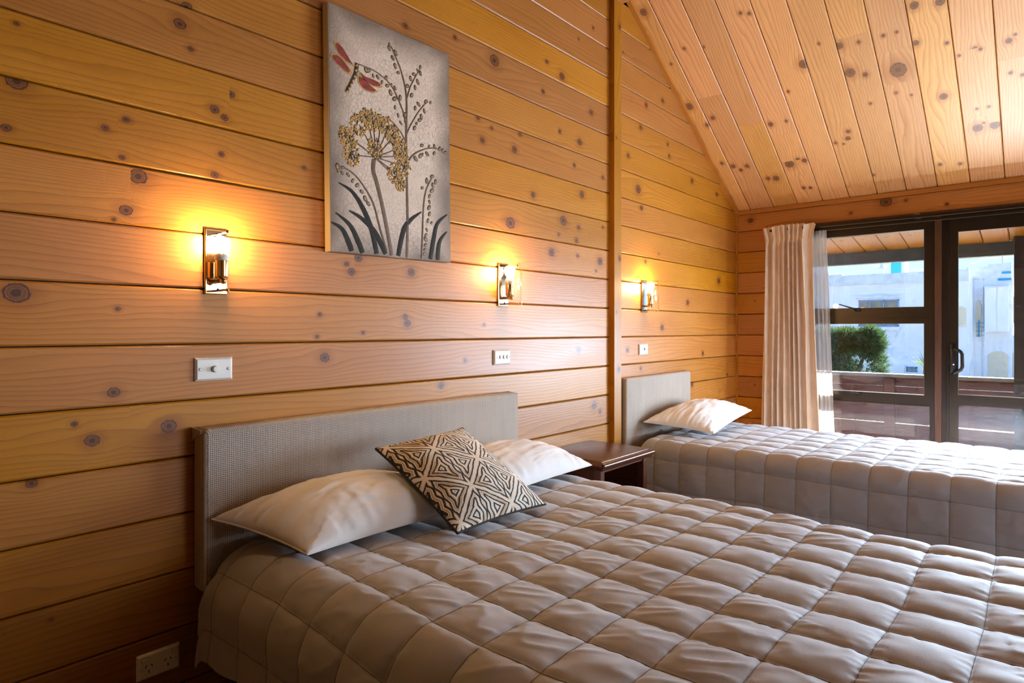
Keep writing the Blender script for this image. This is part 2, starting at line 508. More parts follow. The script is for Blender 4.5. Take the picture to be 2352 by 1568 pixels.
# headboard wall (on the left of the picture): backing and boards
mb = MB()
mb.prism([(XB, 0.02, 0), (XE + 0.02, 0.02, 0), (XE + 0.02, 0.02, ZE), (XR, 0.02, ZR), (XB, 0.02, ZE)], (0, 0.08, 0))
wall_left = mb.build('wall_left', BACKING, kind='structure')
tag(wall_left, 'wall of wide knotty honey pine boards behind the beds')
WK = {
(0, -5): [(0.44, 0.132, 0.004)],
(0, -3): [(0.4, 0.155, 0.0116), (2.93, 0.117, 0.022), (2.99, 0.077, 0.0147)],
(0, -2): [(0.49, 0.127, 0.0074), (0.53, 0.079, 0.0164), (0.72, 0.095, 0.0193), (1.78, 0.14, 0.0145)],
(0, -1): [(0.58, 0.038, 0.014), (1.23, 0.11, 0.0167), (1.92, 0.075, 0.0094), (2.78, 0.099, 0.0164)],
(0, 0): [(0.37, 0.133, 0.0263), (0.59, 0.099, 0.0063), (1.2, 0.018, 0.0075), (1.21, 0.096, 0.0075), (1.39, 0.031, 0.0064), (1.59, 0.092, 0.012), (1.6, 0.068, 0.0154), (2.04, 0.065, 0.0078)],
(0, 1): [(1.32, 0.114, 0.0094), (1.34, 0.087, 0.0142), (1.37, 0.14, 0.0159), (1.62, 0.105, 0.0173)],
(0, 2): [(0.58, 0.011, 0.0053), (0.61, 0.04, 0.0149), (0.64, 0.138, 0.0214), (2.54, 0.105, 0.0217), (2.77, 0.108, 0.0095), (2.95, 0.04, 0.0079), (2.99, 0.096, 0.022)],
(0, 3): [(0.35, 0.038, 0.0094), (0.37, 0.157, 0.0214), (0.56, 0.089, 0.0084), (0.6, 0.018, 0.0074), (0.61, 0.124, 0.0085), (0.85, 0.017, 0.0106), (0.87, 0.084, 0.0089), (1.15, 0.098, 0.0073), (2.22, 0.047, 0.028), (2.6, 0.037, 0.0092), (2.64, 0.114, 0.026), (2.76, 0.024, 0.0133), (2.78, 0.096, 0.0124), (3.02, 0.127, 0.008)],
(0, 4): [(0.37, 0.133, 0.0057), (0.85, 0.05, 0.013), (0.88, 0.033, 0.0108), (0.9, 0.111, 0.0108), (2.39, 0.041, 0.0157), (2.81, 0.112, 0.0192)],
(0, 5): [(0.75, 0.108, 0.0158), (0.78, 0.045, 0.008), (2.0, 0.155, 0.011), (2.03, 0.062, 0.0143), (2.09, 0.131, 0.0081), (2.25, 0.069, 0.0168), (2.29, 0.15, 0.0102), (2.74, 0.092, 0.0113), (3.02, 0.078, 0.0121)],
(0, 6): [(0.77, -0.012, 0.0143), (2.61, 0.075, 0.011), (2.79, 0.061, 0.0191)],
(0, 7): [(1.59, 0.081, 0.012), (1.86, 0.131, 0.0093), (2.11, 0.113, 0.0275), (2.47, 0.076, 0.0124), (2.9, 0.085, 0.0157)],
(0, 8): [(2.5, 0.07, 0.0107), (2.63, 0.036, 0.0203)],
(0, 9): [(2.78, 0.118, 0.0067)],
(0, 10): [(2.92, 0.063, 0.0088)],
(1, -3): [(4.18, 0.15, 0.0185)],
(1, -2): [(3.45, 0.132, 0.0108), (4.81, 0.02, 0.0102)],
(1, -1): [(3.29, 0.084, 0.0156), (4.36, 0.035, 0.0158)],
(1, 0): [(3.73, 0.056, 0.02)],
(1, 1): [(4.11, 0.065, 0.0182)],
(1, 2): [(3.51, 0.137, 0.0136), (4.65, 0.083, 0.0233)],
(1, 4): [(3.46, 0.135, 0.0162)],
(1, 5): [(3.42, 0.08, 0.0288)],
(1, 6): [(3.3, 0.096, 0.0157), (4.18, 0.102, 0.0185), (4.61, 0.079, 0.017)],
(1, 7): [(3.45, 0.136, 0.0162), (3.81, 0.113, 0.0124), (3.83, 0.041, 0.0124)],
(1, 8): [(3.52, 0.129, 0.0164)],
(1, 9): [(3.74, 0.052, 0.0147)],
}
WALLM = axes((1, 0, 0), (0, 0, 1), (0, -1, 0), (0, 0, 0))
share = {}
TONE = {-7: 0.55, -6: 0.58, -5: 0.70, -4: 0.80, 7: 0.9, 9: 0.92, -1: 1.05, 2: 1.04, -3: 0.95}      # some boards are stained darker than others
for n in range(-7, 19):
    z0, z1 = G0 + n * P, G0 + (n + 1) * P
    for sec, (a, b) in enumerate(((XB, 3.088), (3.168, XE + 0.02))):
        a0, a1 = max(a, gable_left(z0)), max(a, gable_left(z1))
        b0, b1 = min(b, gable_right(z0) + 0.02), min(b, gable_right(z1) + 0.02)
        if b0 - a0 < 0.1 or b1 - a1 < 0.02:
            continue
        key = (a0, b0, a1, b1)
        if key not in share:
            share[key] = board(a0, b0, a1, b1, P)
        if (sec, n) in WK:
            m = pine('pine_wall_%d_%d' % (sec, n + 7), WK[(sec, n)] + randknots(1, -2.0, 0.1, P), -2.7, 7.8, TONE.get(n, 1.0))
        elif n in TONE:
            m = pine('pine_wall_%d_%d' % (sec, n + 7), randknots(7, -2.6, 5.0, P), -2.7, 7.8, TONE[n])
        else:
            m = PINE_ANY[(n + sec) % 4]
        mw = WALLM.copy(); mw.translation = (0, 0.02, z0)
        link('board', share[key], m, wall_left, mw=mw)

# ceiling: sloping boards, some of them pieced end to end
cs, sn = 1 / math.hypot(1, SL), SL / math.hypot(1, SL)
mb = MB()
for (xa, za, xb, zb) in ((XE + 0.02, ZE, XR, ZR), (XR, ZR, XB, ZE)):
    nx, nz = -(zb - za), (xb - xa)
    l = math.hypot(nx, nz); nx, nz = nx / l, nz / l
    if nz < 0: nx, nz = -nx, -nz
    o1, o2 = 0.02, 0.10
    mb.prism([(xa + nx * o1, 0.1, za + nz * o1), (xb + nx * o1, 0.1, zb + nz * o1), (xb + nx * o2, 0.1, zb + nz * o2), (xa + nx * o2, 0.1, za + nz * o2)], (0, YB - 0.1, 0))
ceiling = mb.build('ceiling', BACKING, kind='structure')
tag(ceiling, 'sloping ceiling of pale knotty pine boards')
CK = {
0: [(0.56, 0.077, 0.0139), (0.94, 0.105, 0.0157), (1.13, 0.047, 0.028), (1.49, 0.068, 0.0085), (1.89, 0.057, 0.0226)],
1: [(0.46, 0.068, 0.0138), (0.49, 0.121, 0.0164), (0.51, 0.026, 0.0194), (0.99, 0.044, 0.0154), (1.57, 0.071, 0.0093)],
2: [(0.32, 0.104, 0.0246), (0.33, 0.051, 0.0165), (1.54, 0.012, 0.0069)],
3: [(0.17, 0.129, 0.0122), (0.18, 0.085, 0.0123), (0.44, 0.053, 0.032), (0.45, 0.155, 0.0182), (0.47, 0.115, 0.0136), (0.83, 0.034, 0.0175), (0.83, 0.134, 0.0098), (1.66, 0.15, 0.0106), (1.68, 0.107, 0.0107)],
4: [(1.06, 0.03, 0.0094), (1.23, 0.165, 0.0289)],
5: [(0.54, 0.067, 0.0074), (0.56, 0.022, 0.0099), (0.58, 0.1, 0.017), (0.64, 0.112, 0.0144), (1.34, 0.094, 0.0075)],
6: [(0.21, 0.01, 0.0102), (0.83, 0.095, 0.0091), (1.05, 0.105, 0.0153), (1.09, 0.033, 0.0285), (1.28, 0.111, 0.0104), (1.29, 0.014, 0.0212)],
7: [(0.83, 0.13, 0.0066), (0.87, 0.058, 0.0088), (1.03, 0.091, 0.046), (1.28, 0.055, 0.0102), (1.28, 0.118, 0.0081)],
8: [(0.2, 0.138, 0.0106), (0.22, 0.034, 0.012), (0.77, 0.104, 0.0215), (1.13, 0.152, 0.01), (1.18, 0.018, 0.0162), (1.39, 0.147, 0.0227), (1.41, 0.038, 0.0212)],
9: [(0.48, 0.068, 0.0265), (0.48, 0.148, 0.026), (0.51, 0.098, 0.0098), (0.63, 0.073, 0.0086), (0.63, 0.128, 0.0085), (1.03, 0.021, 0.008), (1.04, 0.114, 0.0099), (1.05, 0.091, 0.0138)],
10: [(0.81, 0.105, 0.01), (0.84, 0.055, 0.01), (1.05, 0.055, 0.0154), (1.08, 0.082, 0.0076)],
}
JOINT = {0: [0.312], 1: [1.166], 2: [0.866], 3: [0.723], 6: [1.329], 10: [0.934]}
LS = (XE - XR) / cs
PINE_C = [pine('pine_ceiling_any_%d' % i, randknots(8, 0.1, LS, 0.176), -0.1, 5.0, 1.1, 0.5) for i in range(3)]
edges = [0.0, 0.118]
while edges[-1] < -YB: edges.append(min(edges[-1] + 0.176, -YB))
cshare = {}
for i in range(len(edges) - 1):
    lo, hi = edges[i], edges[i + 1]
    w = hi - lo
    cuts = [-0.02] + JOINT.get(i, []) + [LS]
    m = pine('pine_ceiling_%d' % i, [(a, w - b, r) for a, b, r in CK[i]] + randknots(2, 2.0, LS, w), -0.1, 5.0, 1.1, 0.5) if i in CK else PINE_C[i % 3]
    for a, b in zip(cuts, cuts[1:]):
        key = (a, b, round(w, 3))
        if key not in cshare:
            cshare[key] = board(a + (0.0006 if a > 0 else 0), b, a + (0.0006 if a > 0 else 0), b, w)
        Zin = Vector((-sn, 0, -cs))
        o = Vector((XE, -hi, ZE)) - Zin * 0.02
        link('board', cshare[key], m, ceiling, mw=axes((-cs, 0, sn), (0, 1, 0), Zin, o))

# end wall with the glazed doors
OP0, OP1 = -0.42, -2.75                     # opening
mb = MB()
mb.box((XE + 0.02, 0.1, -0.1), (XE + 0.10, OP0, ZE + 0.1))
mb.box((XE + 0.02, OP0, 2.032), (XE + 0.10, OP1, ZE + 0.1))
mb.box((XE + 0.02, OP1, -0.1), (XE + 0.10, YB, ZE + 0.1))
wall_right = mb.build('wall_right', BACKING, kind='structure')
tag(wall_right, 'short end wall of honey pine boards around the glazed doors')
em = board(0.0, 0.42, 0.0, 0.42, P)
em2 = board(0.0, 1.65, 0.0, 1.65, P)
for n in range(-7, 5):
    link('board', em, PINE_END[n % 4], wall_right, mw=axes((0, -1, 0), (0, 0, 1), (-1, 0, 0), (XE + 0.02, 0, G0 + n * P)))
    link('board', em2, PINE_END[(n + 1) % 4], wall_right, mw=axes((0, -1, 0), (0, 0, 1), (-1, 0, 0), (XE + 0.02, OP1, G0 + n * P)))
lint = pine('pine_lintel', [(0.115, 0.083, 0.021), (0.83, 0.055, 0.010), (1.05, 0.105, 0.034), (1.17, 0.10, 0.010), (1.40, 0.045, 0.011), (0.24, 0.02, 0.004)], 0.0, 4.5, 0.98)
link('board', board(0.0, 4.4, 0.0, 4.4, 0.135), lint, wall_right, mw=axes((0, -1, 0), (0, 0, 1), (-1, 0, 0), (XE + 0.02, 0, 2.032)))

# trims
def trim(num, mb, label, mat=None):
    o = mb.build('trim_%d' % num, mat or PINE_TRIM, kind='structure')
    tag(o, label)
    return o


# post against the wall; local X is up the post
pm = MB().rbox((0, 0, 0), (ZE + SL * (XE - 3.13) - 0.02, 0.080, 0.052), 0.002, 1)
o = pm.build('trim_1', pine('pine_post', [(1.02, 0.03, 0.016), (1.35, 0.055, 0.006), (1.66, 0.02, 0.014), (3.0, 0.02, 0.014), (2.35, 0.055, 0.007)], 0.0, 5.0, 0.90), kind='structure')
o.matrix_world = axes((0, 0, 1), (-1, 0, 0), (0, -1, 0), (3.169, 0.02, 0.0))
tag(o, 'square pine post standing against the board wall')
# rake trim under the sloping ceiling
mb = MB()
mb.prism([(0, 0, 0), (LS, 0, 0), (LS, 0.028, 0), (0, 0.028, 0)], (0, 0, 0.024))
o = mb.build('trim_2', PINE_TRIM, kind='structure'); tag(o, 'pine batten following the sloping ceiling edge')
o.matrix_world = axes((-cs, 0, sn), (0, -1, 0), (-sn, 0, -cs), (XE, 0, ZE))
# eave trim
mb = MB().prism([(0, 0, 0), (4.4, 0, 0), (4.4, 0.030, 0), (0, 0.030, 0)], (0, 0, 0.028))
o = mb.build('trim_3', PINE_TRIM, kind='structure'); tag(o, 'pine batten between ceiling and end wall')
o.matrix_world = axes((0, -1, 0), (0, 0, -1), (1, 0, 0), (XE - 0.024, 0, ZE + 0.004))
mb = MB().prism([(0, 0, 0), (ZE - 0.02, 0, 0), (ZE - 0.02, 0.014, 0), (0, 0.014, 0)], (0, 0, 0.014))
o = mb.build('trim_4', PINE_TRIM, kind='structure'); tag(o, 'slim pine corner bead between the two board walls')
o.matrix_world = axes((0, 0, 1), (-1, 0, 0), (0, -1, 0), (XE, 0, 0.0))
# purlin carried by the post
mb = MB().rbox((0, 0, 0), (4.4, 0.09, 0.19), 0.004, 1)
o = mb.build('trim_5', PINE_TRIM, kind='structure'); tag(o, 'pine roof beam resting on the wall post')
o.matrix_world = axes((0, -1, 0), (1, 0, 0), (0, 0, 1), (3.095, 0, 3.145))
mb = MB().rbox((XB, -0.016, 0), (XE, 0, 0.05), 0.003, 1)
o = mb.build('baseboard_left', PINE_TRIM, kind='structure')

# the rest of the shell
o = MB().box((XB - 0.1, 0.1, -0.1), (XE + 0.1, YB - 0.1, 0.0)).build('floor', CARPET, kind='structure')
tag(o, 'pale beige carpet floor')
mb = MB()
mb.box((XB, 0.1, 0), (XB - 0.1, YB - 0.1, ZE + 0.05))
mb.build('wall_back', PLASTER, kind='structure')
W0, W1, WZ0, WZ1 = 1.85, 3.65, 0.65, 2.05      # unseen window added to the side wall for the fill lamp
mb = MB()
mb.box((XB, YB, 0), (XE + 0.1, YB - 0.1, WZ0)).box((XB, YB, WZ0), (W0, YB - 0.1, WZ1)).box((W1, YB, WZ0), (XE + 0.1, YB - 0.1, WZ1))
mb.prism([(XB, YB, WZ1), (XE + 0.1, YB, WZ1), (XE + 0.1, YB, ZE), (XR, YB, ZR + 0.05), (XB, YB, ZE)], (0, -0.1, 0))
mb.build('wall_front', PLASTER, kind='structure')
wf = MB()
for a, b in (((W0, YB, WZ0), (W1, YB - 0.06, WZ0 + 0.05)), ((W0, YB, WZ1 - 0.05), (W1, YB - 0.06, WZ1)), ((W0, YB, WZ0), (W0 + 0.05, YB - 0.06, WZ1)), ((W1 - 0.05, YB, WZ0), (W1, YB - 0.06, WZ1)), ((2.73, YB, WZ0), (2.77, YB - 0.06, WZ1))):
    wf.box(a, b)
w2 = wf.build('added_window', BRONZE, kind='structure')
MB().box((W0 + 0.05, YB - 0.03, WZ0 + 0.05), (W1 - 0.05, YB - 0.034, WZ1 - 0.05)).build('pane', GLASS, w2)

# ---------------------------------------------------------------- window (awning unit) and sliding door
def frame_rect(y0, y1, z0, z1, t, xa, xb, mat, parent, name, tb=None):
    """rectangular frame in the plane x = const"""
    tb = tb or t
    m_ = MB()
    m_.box((xa, y0, z0), (xb, y0 + t, z1)).box((xa, y1 - t, z0), (xb, y1, z1))
    m_.box((xa, y0 + t, z0), (xb, y1 - t, z0 + tb)).box((xa, y0 + t, z1 - t), (xb, y1 - t, z1))
    return m_.build(name, mat, parent)


def pane(y0, y1, z0, z1, x, parent):
    return MB().box((x, y0, z0), (x + 0.004, y1, z1)).build('pane', GLASS, parent)


WIN0, WIN1 = -0.45, -1.333
win = MB()
win.box((4.998, WIN0 - 0.03, 0.02), (5.07, WIN0, 2.012)).box((4.998, WIN1, 0.02), (5.07, WIN1 + 0.028, 2.012))
for za, zb, xf in ((1.955, 2.012, 4.998), (0.02, 0.06, 5.0), (1.322, 1.372, 5.004), (0.732, 0.776, 5.004)):
    win.box((xf, WIN1 + 0.028, za), (5.07, WIN0 - 0.03, zb))
win.box((4.999, WIN1 + 0.03, 1.3235), (5.004, WIN0 - 0.03, 1.3275)).box((4.999, WIN1 + 0.03, 0.7335), (5.004, WIN0 - 0.03, 0.7375))
window_1 = win.build('window_1', BRONZE, kind='structure')
tag(window_1, 'dark bronze window with two awning sashes over a fixed pane')
for i, (za, zb) in enumerate(((1.372, 1.955), (0.776, 1.322))):
    s_ = frame_rect(WIN1 + 0.028, WIN0 - 0.0, za, zb, 0.032, 5.000 if i else 5.000, 5.05, BRONZE, window_1, 'window_sash')
    pane(WIN1 + 0.060, WIN0 - 0.032, za + 0.032, zb - 0.032, 5.02, s_)
    b_ = MB()
    y0, y1, z0, z1 = WIN1 + 0.058, WIN0 - 0.032, za + 0.030, zb - 0.030
    for a, b in (((4.998, y0, z0), (5.0, y1, z0 + 0.0025)), ((4.998, y0, z1), (5.0, y1, z1 - 0.0025)), ((4.998, y0, z0), (5.0, y0 + 0.0025, z1))):
        b_.box(a, b)
    b_.build('glazing_bead', BRONZE_EDGE, s_)
    st = MB()
    zc = za + 0.018
    st.lathe([(0.024, 0), (0.024, 0.004), (0.016, 0.012), (0.008, 0.022), (0.001, 0.024)], 16, axes((0, 1, 0), (0, 0, 1), (-1, 0, 0), (4.999, -0.875, zc)) @ Matrix.Diagonal((1.0, 0.55, 1, 1)))
    st.tube([(4.978, -0.875, zc + 0.004), (4.970, -0.84, zc + (0.014 if i == 0 else 0.004)), (4.972, -0.76, zc + (0.042 if i == 0 else 0.008))], [0.006, 0.005, 0.0035], 8)
    st.build('window_latch', BLACK, window_1, smooth=True)
pane(WIN1 + 0.028, WIN0, 0.06, 0.732, 5.03, window_1)
# timber mullion
o = MB().rbox((4.985, -1.373, 0.0), (5.08, -1.334, 2.011), 0.002, 1).build('trim_6', STAINED, kind='structure')
tag(o, 'dark stained timber mullion between window and door')
# sliding door leaves
dfr = MB()
dfr.box((4.995, -1.412, 0.0), (5.08, -1.373, 2.012)).box((4.995, OP1, 0.0), (5.08, OP1 + 0.04, 2.012))
dfr.box((4.995, OP1 + 0.04, 1.965), (5.08, -1.412, 2.012)).box((4.995, OP1 + 0.04, 0.0), (5.08, -1.412, 0.03))
dfr.box((4.985, -1.398, 0.03), (4.995, -1.394, 1.965)).box((4.985, OP1 + 0.04, 1.968), (4.995, -1.412, 1.973))
door_1 = dfr.build('door_1', BRONZE, kind='structure')
tag(door_1, 'dark bronze aluminium sliding door with a mid rail')
for i, (ya, yb) in enumerate(((-1.413, -2.705),)):
    xo = 5.0 + 0.035 * i
    l = MB()
    y1, y0 = max(ya, yb), min(ya, yb)
    l.box((xo, y1 - 0.048, 0.03), (xo + 0.03, y1, 1.965)).box((xo, y0, 0.03), (xo + 0.03, y0 + 0.05, 1.965))
    for za, zb in ((1.889, 1.965), (0.03, 0.13), (0.757, 0.826)):
        l.box((xo, y0 + 0.05, za), (xo + 0.03, y1 - 0.048, zb))
    leaf = l.build('door_leaf', BRONZE, door_1)
    pane(y0 + 0.05, y1 - 0.048, 0.826, 1.889, xo + 0.012, leaf)
    pane(y0 + 0.05, y1 - 0.048, 0.13, 0.757, xo + 0.012, leaf)
    bd = MB()
    bd.box((xo - 0.001, y0 + 0.05, 0.824), (xo + 0.002, y1 - 0.047, 0.829)).box((xo - 0.001, y1 - 0.0495, 0.826), (xo + 0.002, y1 - 0.0475, 1.889)).box((xo - 0.001, y0 + 0.05, 1.8865), (xo + 0.002, y1 - 0.047, 1.8895))
    bd.build('glazing_bead', BRONZE_EDGE, leaf)
    if i == 0:
        h = MB()
        h.rbox((4.985, -1.452, 0.955), (5.0, -1.420, 1.155), 0.004, 2)
        h.tube([(4.985, -1.437, 1.128), (4.965, -1.440, 1.126), (4.955, -1.452, 1.122), (4.950, -1.478, 1.108), (4.950, -1.487, 1.090), (4.950, -1.488, 1.010), (4.950, -1.480, 0.990), (4.955, -1.452, 0.970), (4.965, -1.440, 0.962), (4.985, -1.437, 0.960)],
               [0.011, 0.011, 0.011, 0.010, 0.010, 0.010, 0.010, 0.011, 0.011, 0.012], 10)
        h.build('door_handle', BLACK, leaf, smooth=True)
        MB().tube([(4.985, -1.434, 1.03), (4.965, -1.440, 1.022)], [0.006, 0.004], 8).build('latch_lever', MIRROR, leaf, smooth=True)
# head board inside the reveal
o = MB().box((4.975, OP1, 2.012), (5.02, OP0, 2.034)).build('trim_7', STAINED, kind='structure')
tag(o, 'dark timber head lining above the glazed doors')

# ================================================================ CURTAINS
CURT = pbr('beige_curtain_cloth', (0.72, 0.56, 0.43), 0.85, var=0.06, vscale=14, bump=0.25, bscale=900, sheen=0.25)
m, nt = newmat('white_sheer_cloth')
_d = N(nt, 'ShaderNodeBsdfDiffuse', {0: (0.80, 0.80, 0.80, 1)})
_t = N(nt, 'ShaderNodeBsdfTranslucent', {0: (0.80, 0.80, 0.78, 1)})
_p = N(nt, 'ShaderNodeBsdfTransparent', {0: (1, 1, 1, 1)})
_m = N(nt, 'ShaderNodeMixShader', {0: 0.55, 1: _d.outputs[0], 2: _t.outputs[0]})
_tc = N(nt, 'ShaderNodeTexCoord')
_nz = N(nt, 'ShaderNodeTexNoise', {'Vector': _tc.outputs['Object'], 'Scale': 700.0})
_f = N(nt, 'ShaderNodeMapRange', {0: _nz.outputs[0], 1: 0.3, 2: 0.7, 3: 0.10, 4: 0.26})
_m2 = N(nt, 'ShaderNodeMixShader', {0: _f.outputs[0], 1: _m.outputs[0], 2: _p.outputs[0]})
finish(nt, _m2.outputs[0])
SHEER = m


def drape(yt0, yt1, yb0, yb1, ztop, zbot, xc, amp, folds, seed, pinch=None, nu=260, nv=70, flare=0.0):
    u = np.linspace(0, 1, nu)[:, None]; v = np.linspace(0, 1, nv)[None, :]
    v = v ** 1.6                                          # finer near the header
    z = ztop + (zbot - ztop) * v + 0 * u
    ph = folds * u + 0.55 * vnoise(u * folds * 0.45, 0 * v + 3.1, seed) + 0.12 * vnoise(u * 6, v * 3, seed + 1)
    a = amp * (0.75 + 0.45 * vnoise(u * folds * 0.7, v * 1.5 + 9, seed + 2))
    if pinch:
        hz = ztop - z
        a = a * (0.55 + 0.45 * np.clip(np.abs(hz - pinch) / 0.05, 0, 1)) * np.where(hz < pinch, 0.75, 1.0)
        sharp = np.where(hz < pinch, 0.9, 0.5)
    else:
        sharp = 0.4
    w = np.sin(2 * PI * ph)
    w = np.sign(w) * np.abs(w) ** (1 - 0.4 * sharp)
    x = xc + a * w + 0.006 * vnoise(u * 30, v * 8, seed + 4)
    sl = np.clip(v * 1.15, 0, 1)
    y0 = yt0 + (yb0 - yt0) * sl; y1 = yt1 + (yb1 - yt1) * sl
    y = y0 + (y1 - y0) * u + 0.35 * a * np.cos(2 * PI * ph * 1.0 + 0.6)
    if pinch:
        hz = ztop - z
        y = y + flare * np.clip((pinch - hz) / pinch, 0, 1) * (u - 0.45) * -1
        z = z + 0.006 * w * np.clip((0.02 - hz) / 0.02, 0, 1) + 0.014 * np.sin(u * PI) * np.clip(1 - hz / 0.09, 0, 1)
    return np.stack([x + 0 * z, y + 0 * z, z], axis=2)


def cloth(mb, name, mat, parent=None, thick=0.0015, **kw):
    o = mb.build(name, mat, parent, smooth='all', **kw)
    if thick:
        sm = o.modifiers.new('thickness', 'SOLIDIFY'); sm.thickness = thick; sm.offset = 0
    return o


cloth(MB().grid(drape(-0.268, -0.605, -0.235, -0.672, 2.018, 0.03, 4.872, 0.028, 9.0, 11, pinch=0.092, flare=0.05)), 'window_curtain', CURT,
      label='beige pleated curtain drawn to the left side of the window', cat='curtain')
cloth(MB().grid(drape(-0.560, -0.690, -0.60, -0.745, 1.972, 0.03, 4.928, 0.010, 4.5, 23, nu=120, nv=40)), 'sheer_curtain', SHEER, thick=0,
      label='white sheer curtain hanging behind the beige curtain', cat='curtain')
# two curtain tracks under the lintel
for (x, z, lab) in ((4.905, 1.993, 'front curtain track carrying the beige curtain'), (4.955, 1.972, 'rear curtain track carrying the sheer')):
    t_ = thing('curtain_track', lab, 'curtain track', (x, -2.1, z), 'curtain tracks over the doors')
    MB().box((-0.012, -0.75, -0.002), (0.012, 1.84, 0.016)).build('rail', BRONZE, t_)
    MB().box((-0.014, -0.75, -0.005), (-0.009, 1.45, -0.001)).build('rail_lip', BRONZE_EDGE, t_)
    MB().box((0.0, 0.84, 0.014), (0.012, 0.87, 0.030 if x < 4.93 else 0.042)).build('bracket', BRONZE_EDGE, t_)

# ================================================================ HEADBOARDS
def weave(name, c1, c2, k):
    m, nt = newmat(name)
    t = N(nt, 'ShaderNodeTexCoord')
    s = N(nt, 'ShaderNodeSeparateXYZ', {0: t.outputs['Object']})
    nz = N(nt, 'ShaderNodeTexNoise', {'Vector': t.outputs['Object'], 'Scale': 45.0, 'Detail': 3.0})
    jit = M(nt, 'MULTIPLY', M(nt, 'SUBTRACT', nz.outputs[0], 0.5), 0.0016)
    a = M(nt, 'ADD', M(nt, 'ADD', s.outputs[0], s.outputs[1]), jit)
    b = M(nt, 'ADD', M(nt, 'ADD', s.outputs[2], s.outputs[1]), jit)
    sa = M(nt, 'MULTIPLY_ADD', M(nt, 'SINE', M(nt, 'MULTIPLY', a, 2 * PI / k)), 0.5, 0.5)
    sb = M(nt, 'MULTIPLY_ADD', M(nt, 'SINE', M(nt, 'MULTIPLY', b, 2 * PI / k)), 0.5, 0.5)
    hole = M(nt, 'MULTIPLY', sa, sb)
    fac = N(nt, 'ShaderNodeMapRange', {0: hole, 1: 0.28, 2: 0.55, 3: 0.0, 4: 1.0})
    big = N(nt, 'ShaderNodeTexNoise', {'Vector': N(nt, 'ShaderNodeMapping', {0: t.outputs['Object'], 3: (14, 1, 1.5)}).outputs[0], 'Scale': 3.0, 'Detail': 3.0})
    c1v = MIXC(nt, big.outputs[0], tuple(c * 0.85 for c in c1), tuple(min(1, c * 1.12) for c in c1))
    col = MIXC(nt, fac.outputs[0], c1v, c2)
    p = N(nt, 'ShaderNodeBsdfPrincipled', {'Base Color': col, 'Roughness': 0.85, 'Sheen Weight': 0.15})
    bp = N(nt, 'ShaderNodeBump', {'Strength': 0.7, 'Distance': 0.0015, 'Height': M(nt, 'SUBTRACT', 1.0, hole)})
    nt.links.new(bp.outputs[0], p.inputs['Normal'])
    finish(nt, p.outputs[0])
    return m


WEAVE = weave('taupe_basket_weave', (0.52, 0.435, 0.355), (0.105, 0.068, 0.05), 0.0056)


def headboard(x0, x1, z0, z1, t, label):
    w, h = x1 - x0, z1 - z0
    r = thing('headboard', label, 'headboard', (x0, 0, z0), 'fabric headboards')
    MB().rbox((0, -t, 0), (w, -0.002, h), 0.016, 4).build('padded_panel', WEAVE, r, smooth=True)
    # folded corners of the cover
    for xa, sgn in ((0.0, -1), (w, 1)):
        f = MB()
        f.prism([(xa, -0.004, h + 0.001), (xa, -t + 0.012, h - 0.004), (xa, -t + 0.018, h - 0.014), (xa, -t * 0.45, h - 0.022), (xa, -0.004, h - 0.04)], (sgn * 0.004, 0, 0))
        f.build('corner_fold', WEAVE, r)
    for xs in (w * 0.28, w * 0.72):
        MB().box((xs - 0.03, -0.035, -z0 + 0.001), (xs + 0.03, -0.012, 0.02)).build('strut', STAINED, r)
    return r


headboard(0.785, 2.192, 0.486, 0.962, 0.078, 'wide grey-taupe woven headboard behind the double bed')
headboard(3.186, 4.045, 0.500, 0.966, 0.056, 'narrow grey-taupe woven headboard behind the single bed by the window')

# ================================================================ BEDS
QUILT = pbr('taupe_quilt_cloth', (0.36, 0.348, 0.368), 0.62, var=0.05, vscale=9, bump=0.18, bscale=700, sheen=0.35)
SHEET = pbr('cream_sheet', (0.70, 0.58, 0.44), 0.8, var=0.03, bump=0.1)
BASE = pbr('bed_base_cloth', (0.03, 0.025, 0.022), 0.9)
PILLOW = pbr('white_pillowcase', (0.80, 0.765, 0.735), 0.75, var=0.03, vscale=8, bump=0.15, bscale=500, sheen=0.2)


def bed(x0, x1, ztop, y1, label):
    r = thing('bed', label, 'bed', ((x0 + x1) / 2, 0, 0), 'beds')
    w = (x1 - x0) / 2
    MB().rbox((-w, y1, ztop - 0.24), (w, -0.085, ztop), 0.05, 4).build('mattress', SHEET, r, smooth=True)
    MB().rbox((-w + 0.01, y1 + 0.01, 0.10), (w - 0.01, -0.09, ztop - 0.245), 0.01, 2).build('bed_base', BASE, r)
    for sx in (-1, 1):
        for yy in (-0.2, y1 + 0.12):
            MB().lathe([(0.022, 0.0), (0.028, 0.1)], 12, Matrix.Translation((sx * (w - 0.1), yy, 0))).build('leg', BASE, r, smooth=True)
    return r


bed(0.845, 2.185, 0.572, -1.98, 'double bed under the grey quilt with the patterned cushion')
bed(3.29, 4.15, 0.570, -1.98, 'single bed under the grey quilt beside the window')


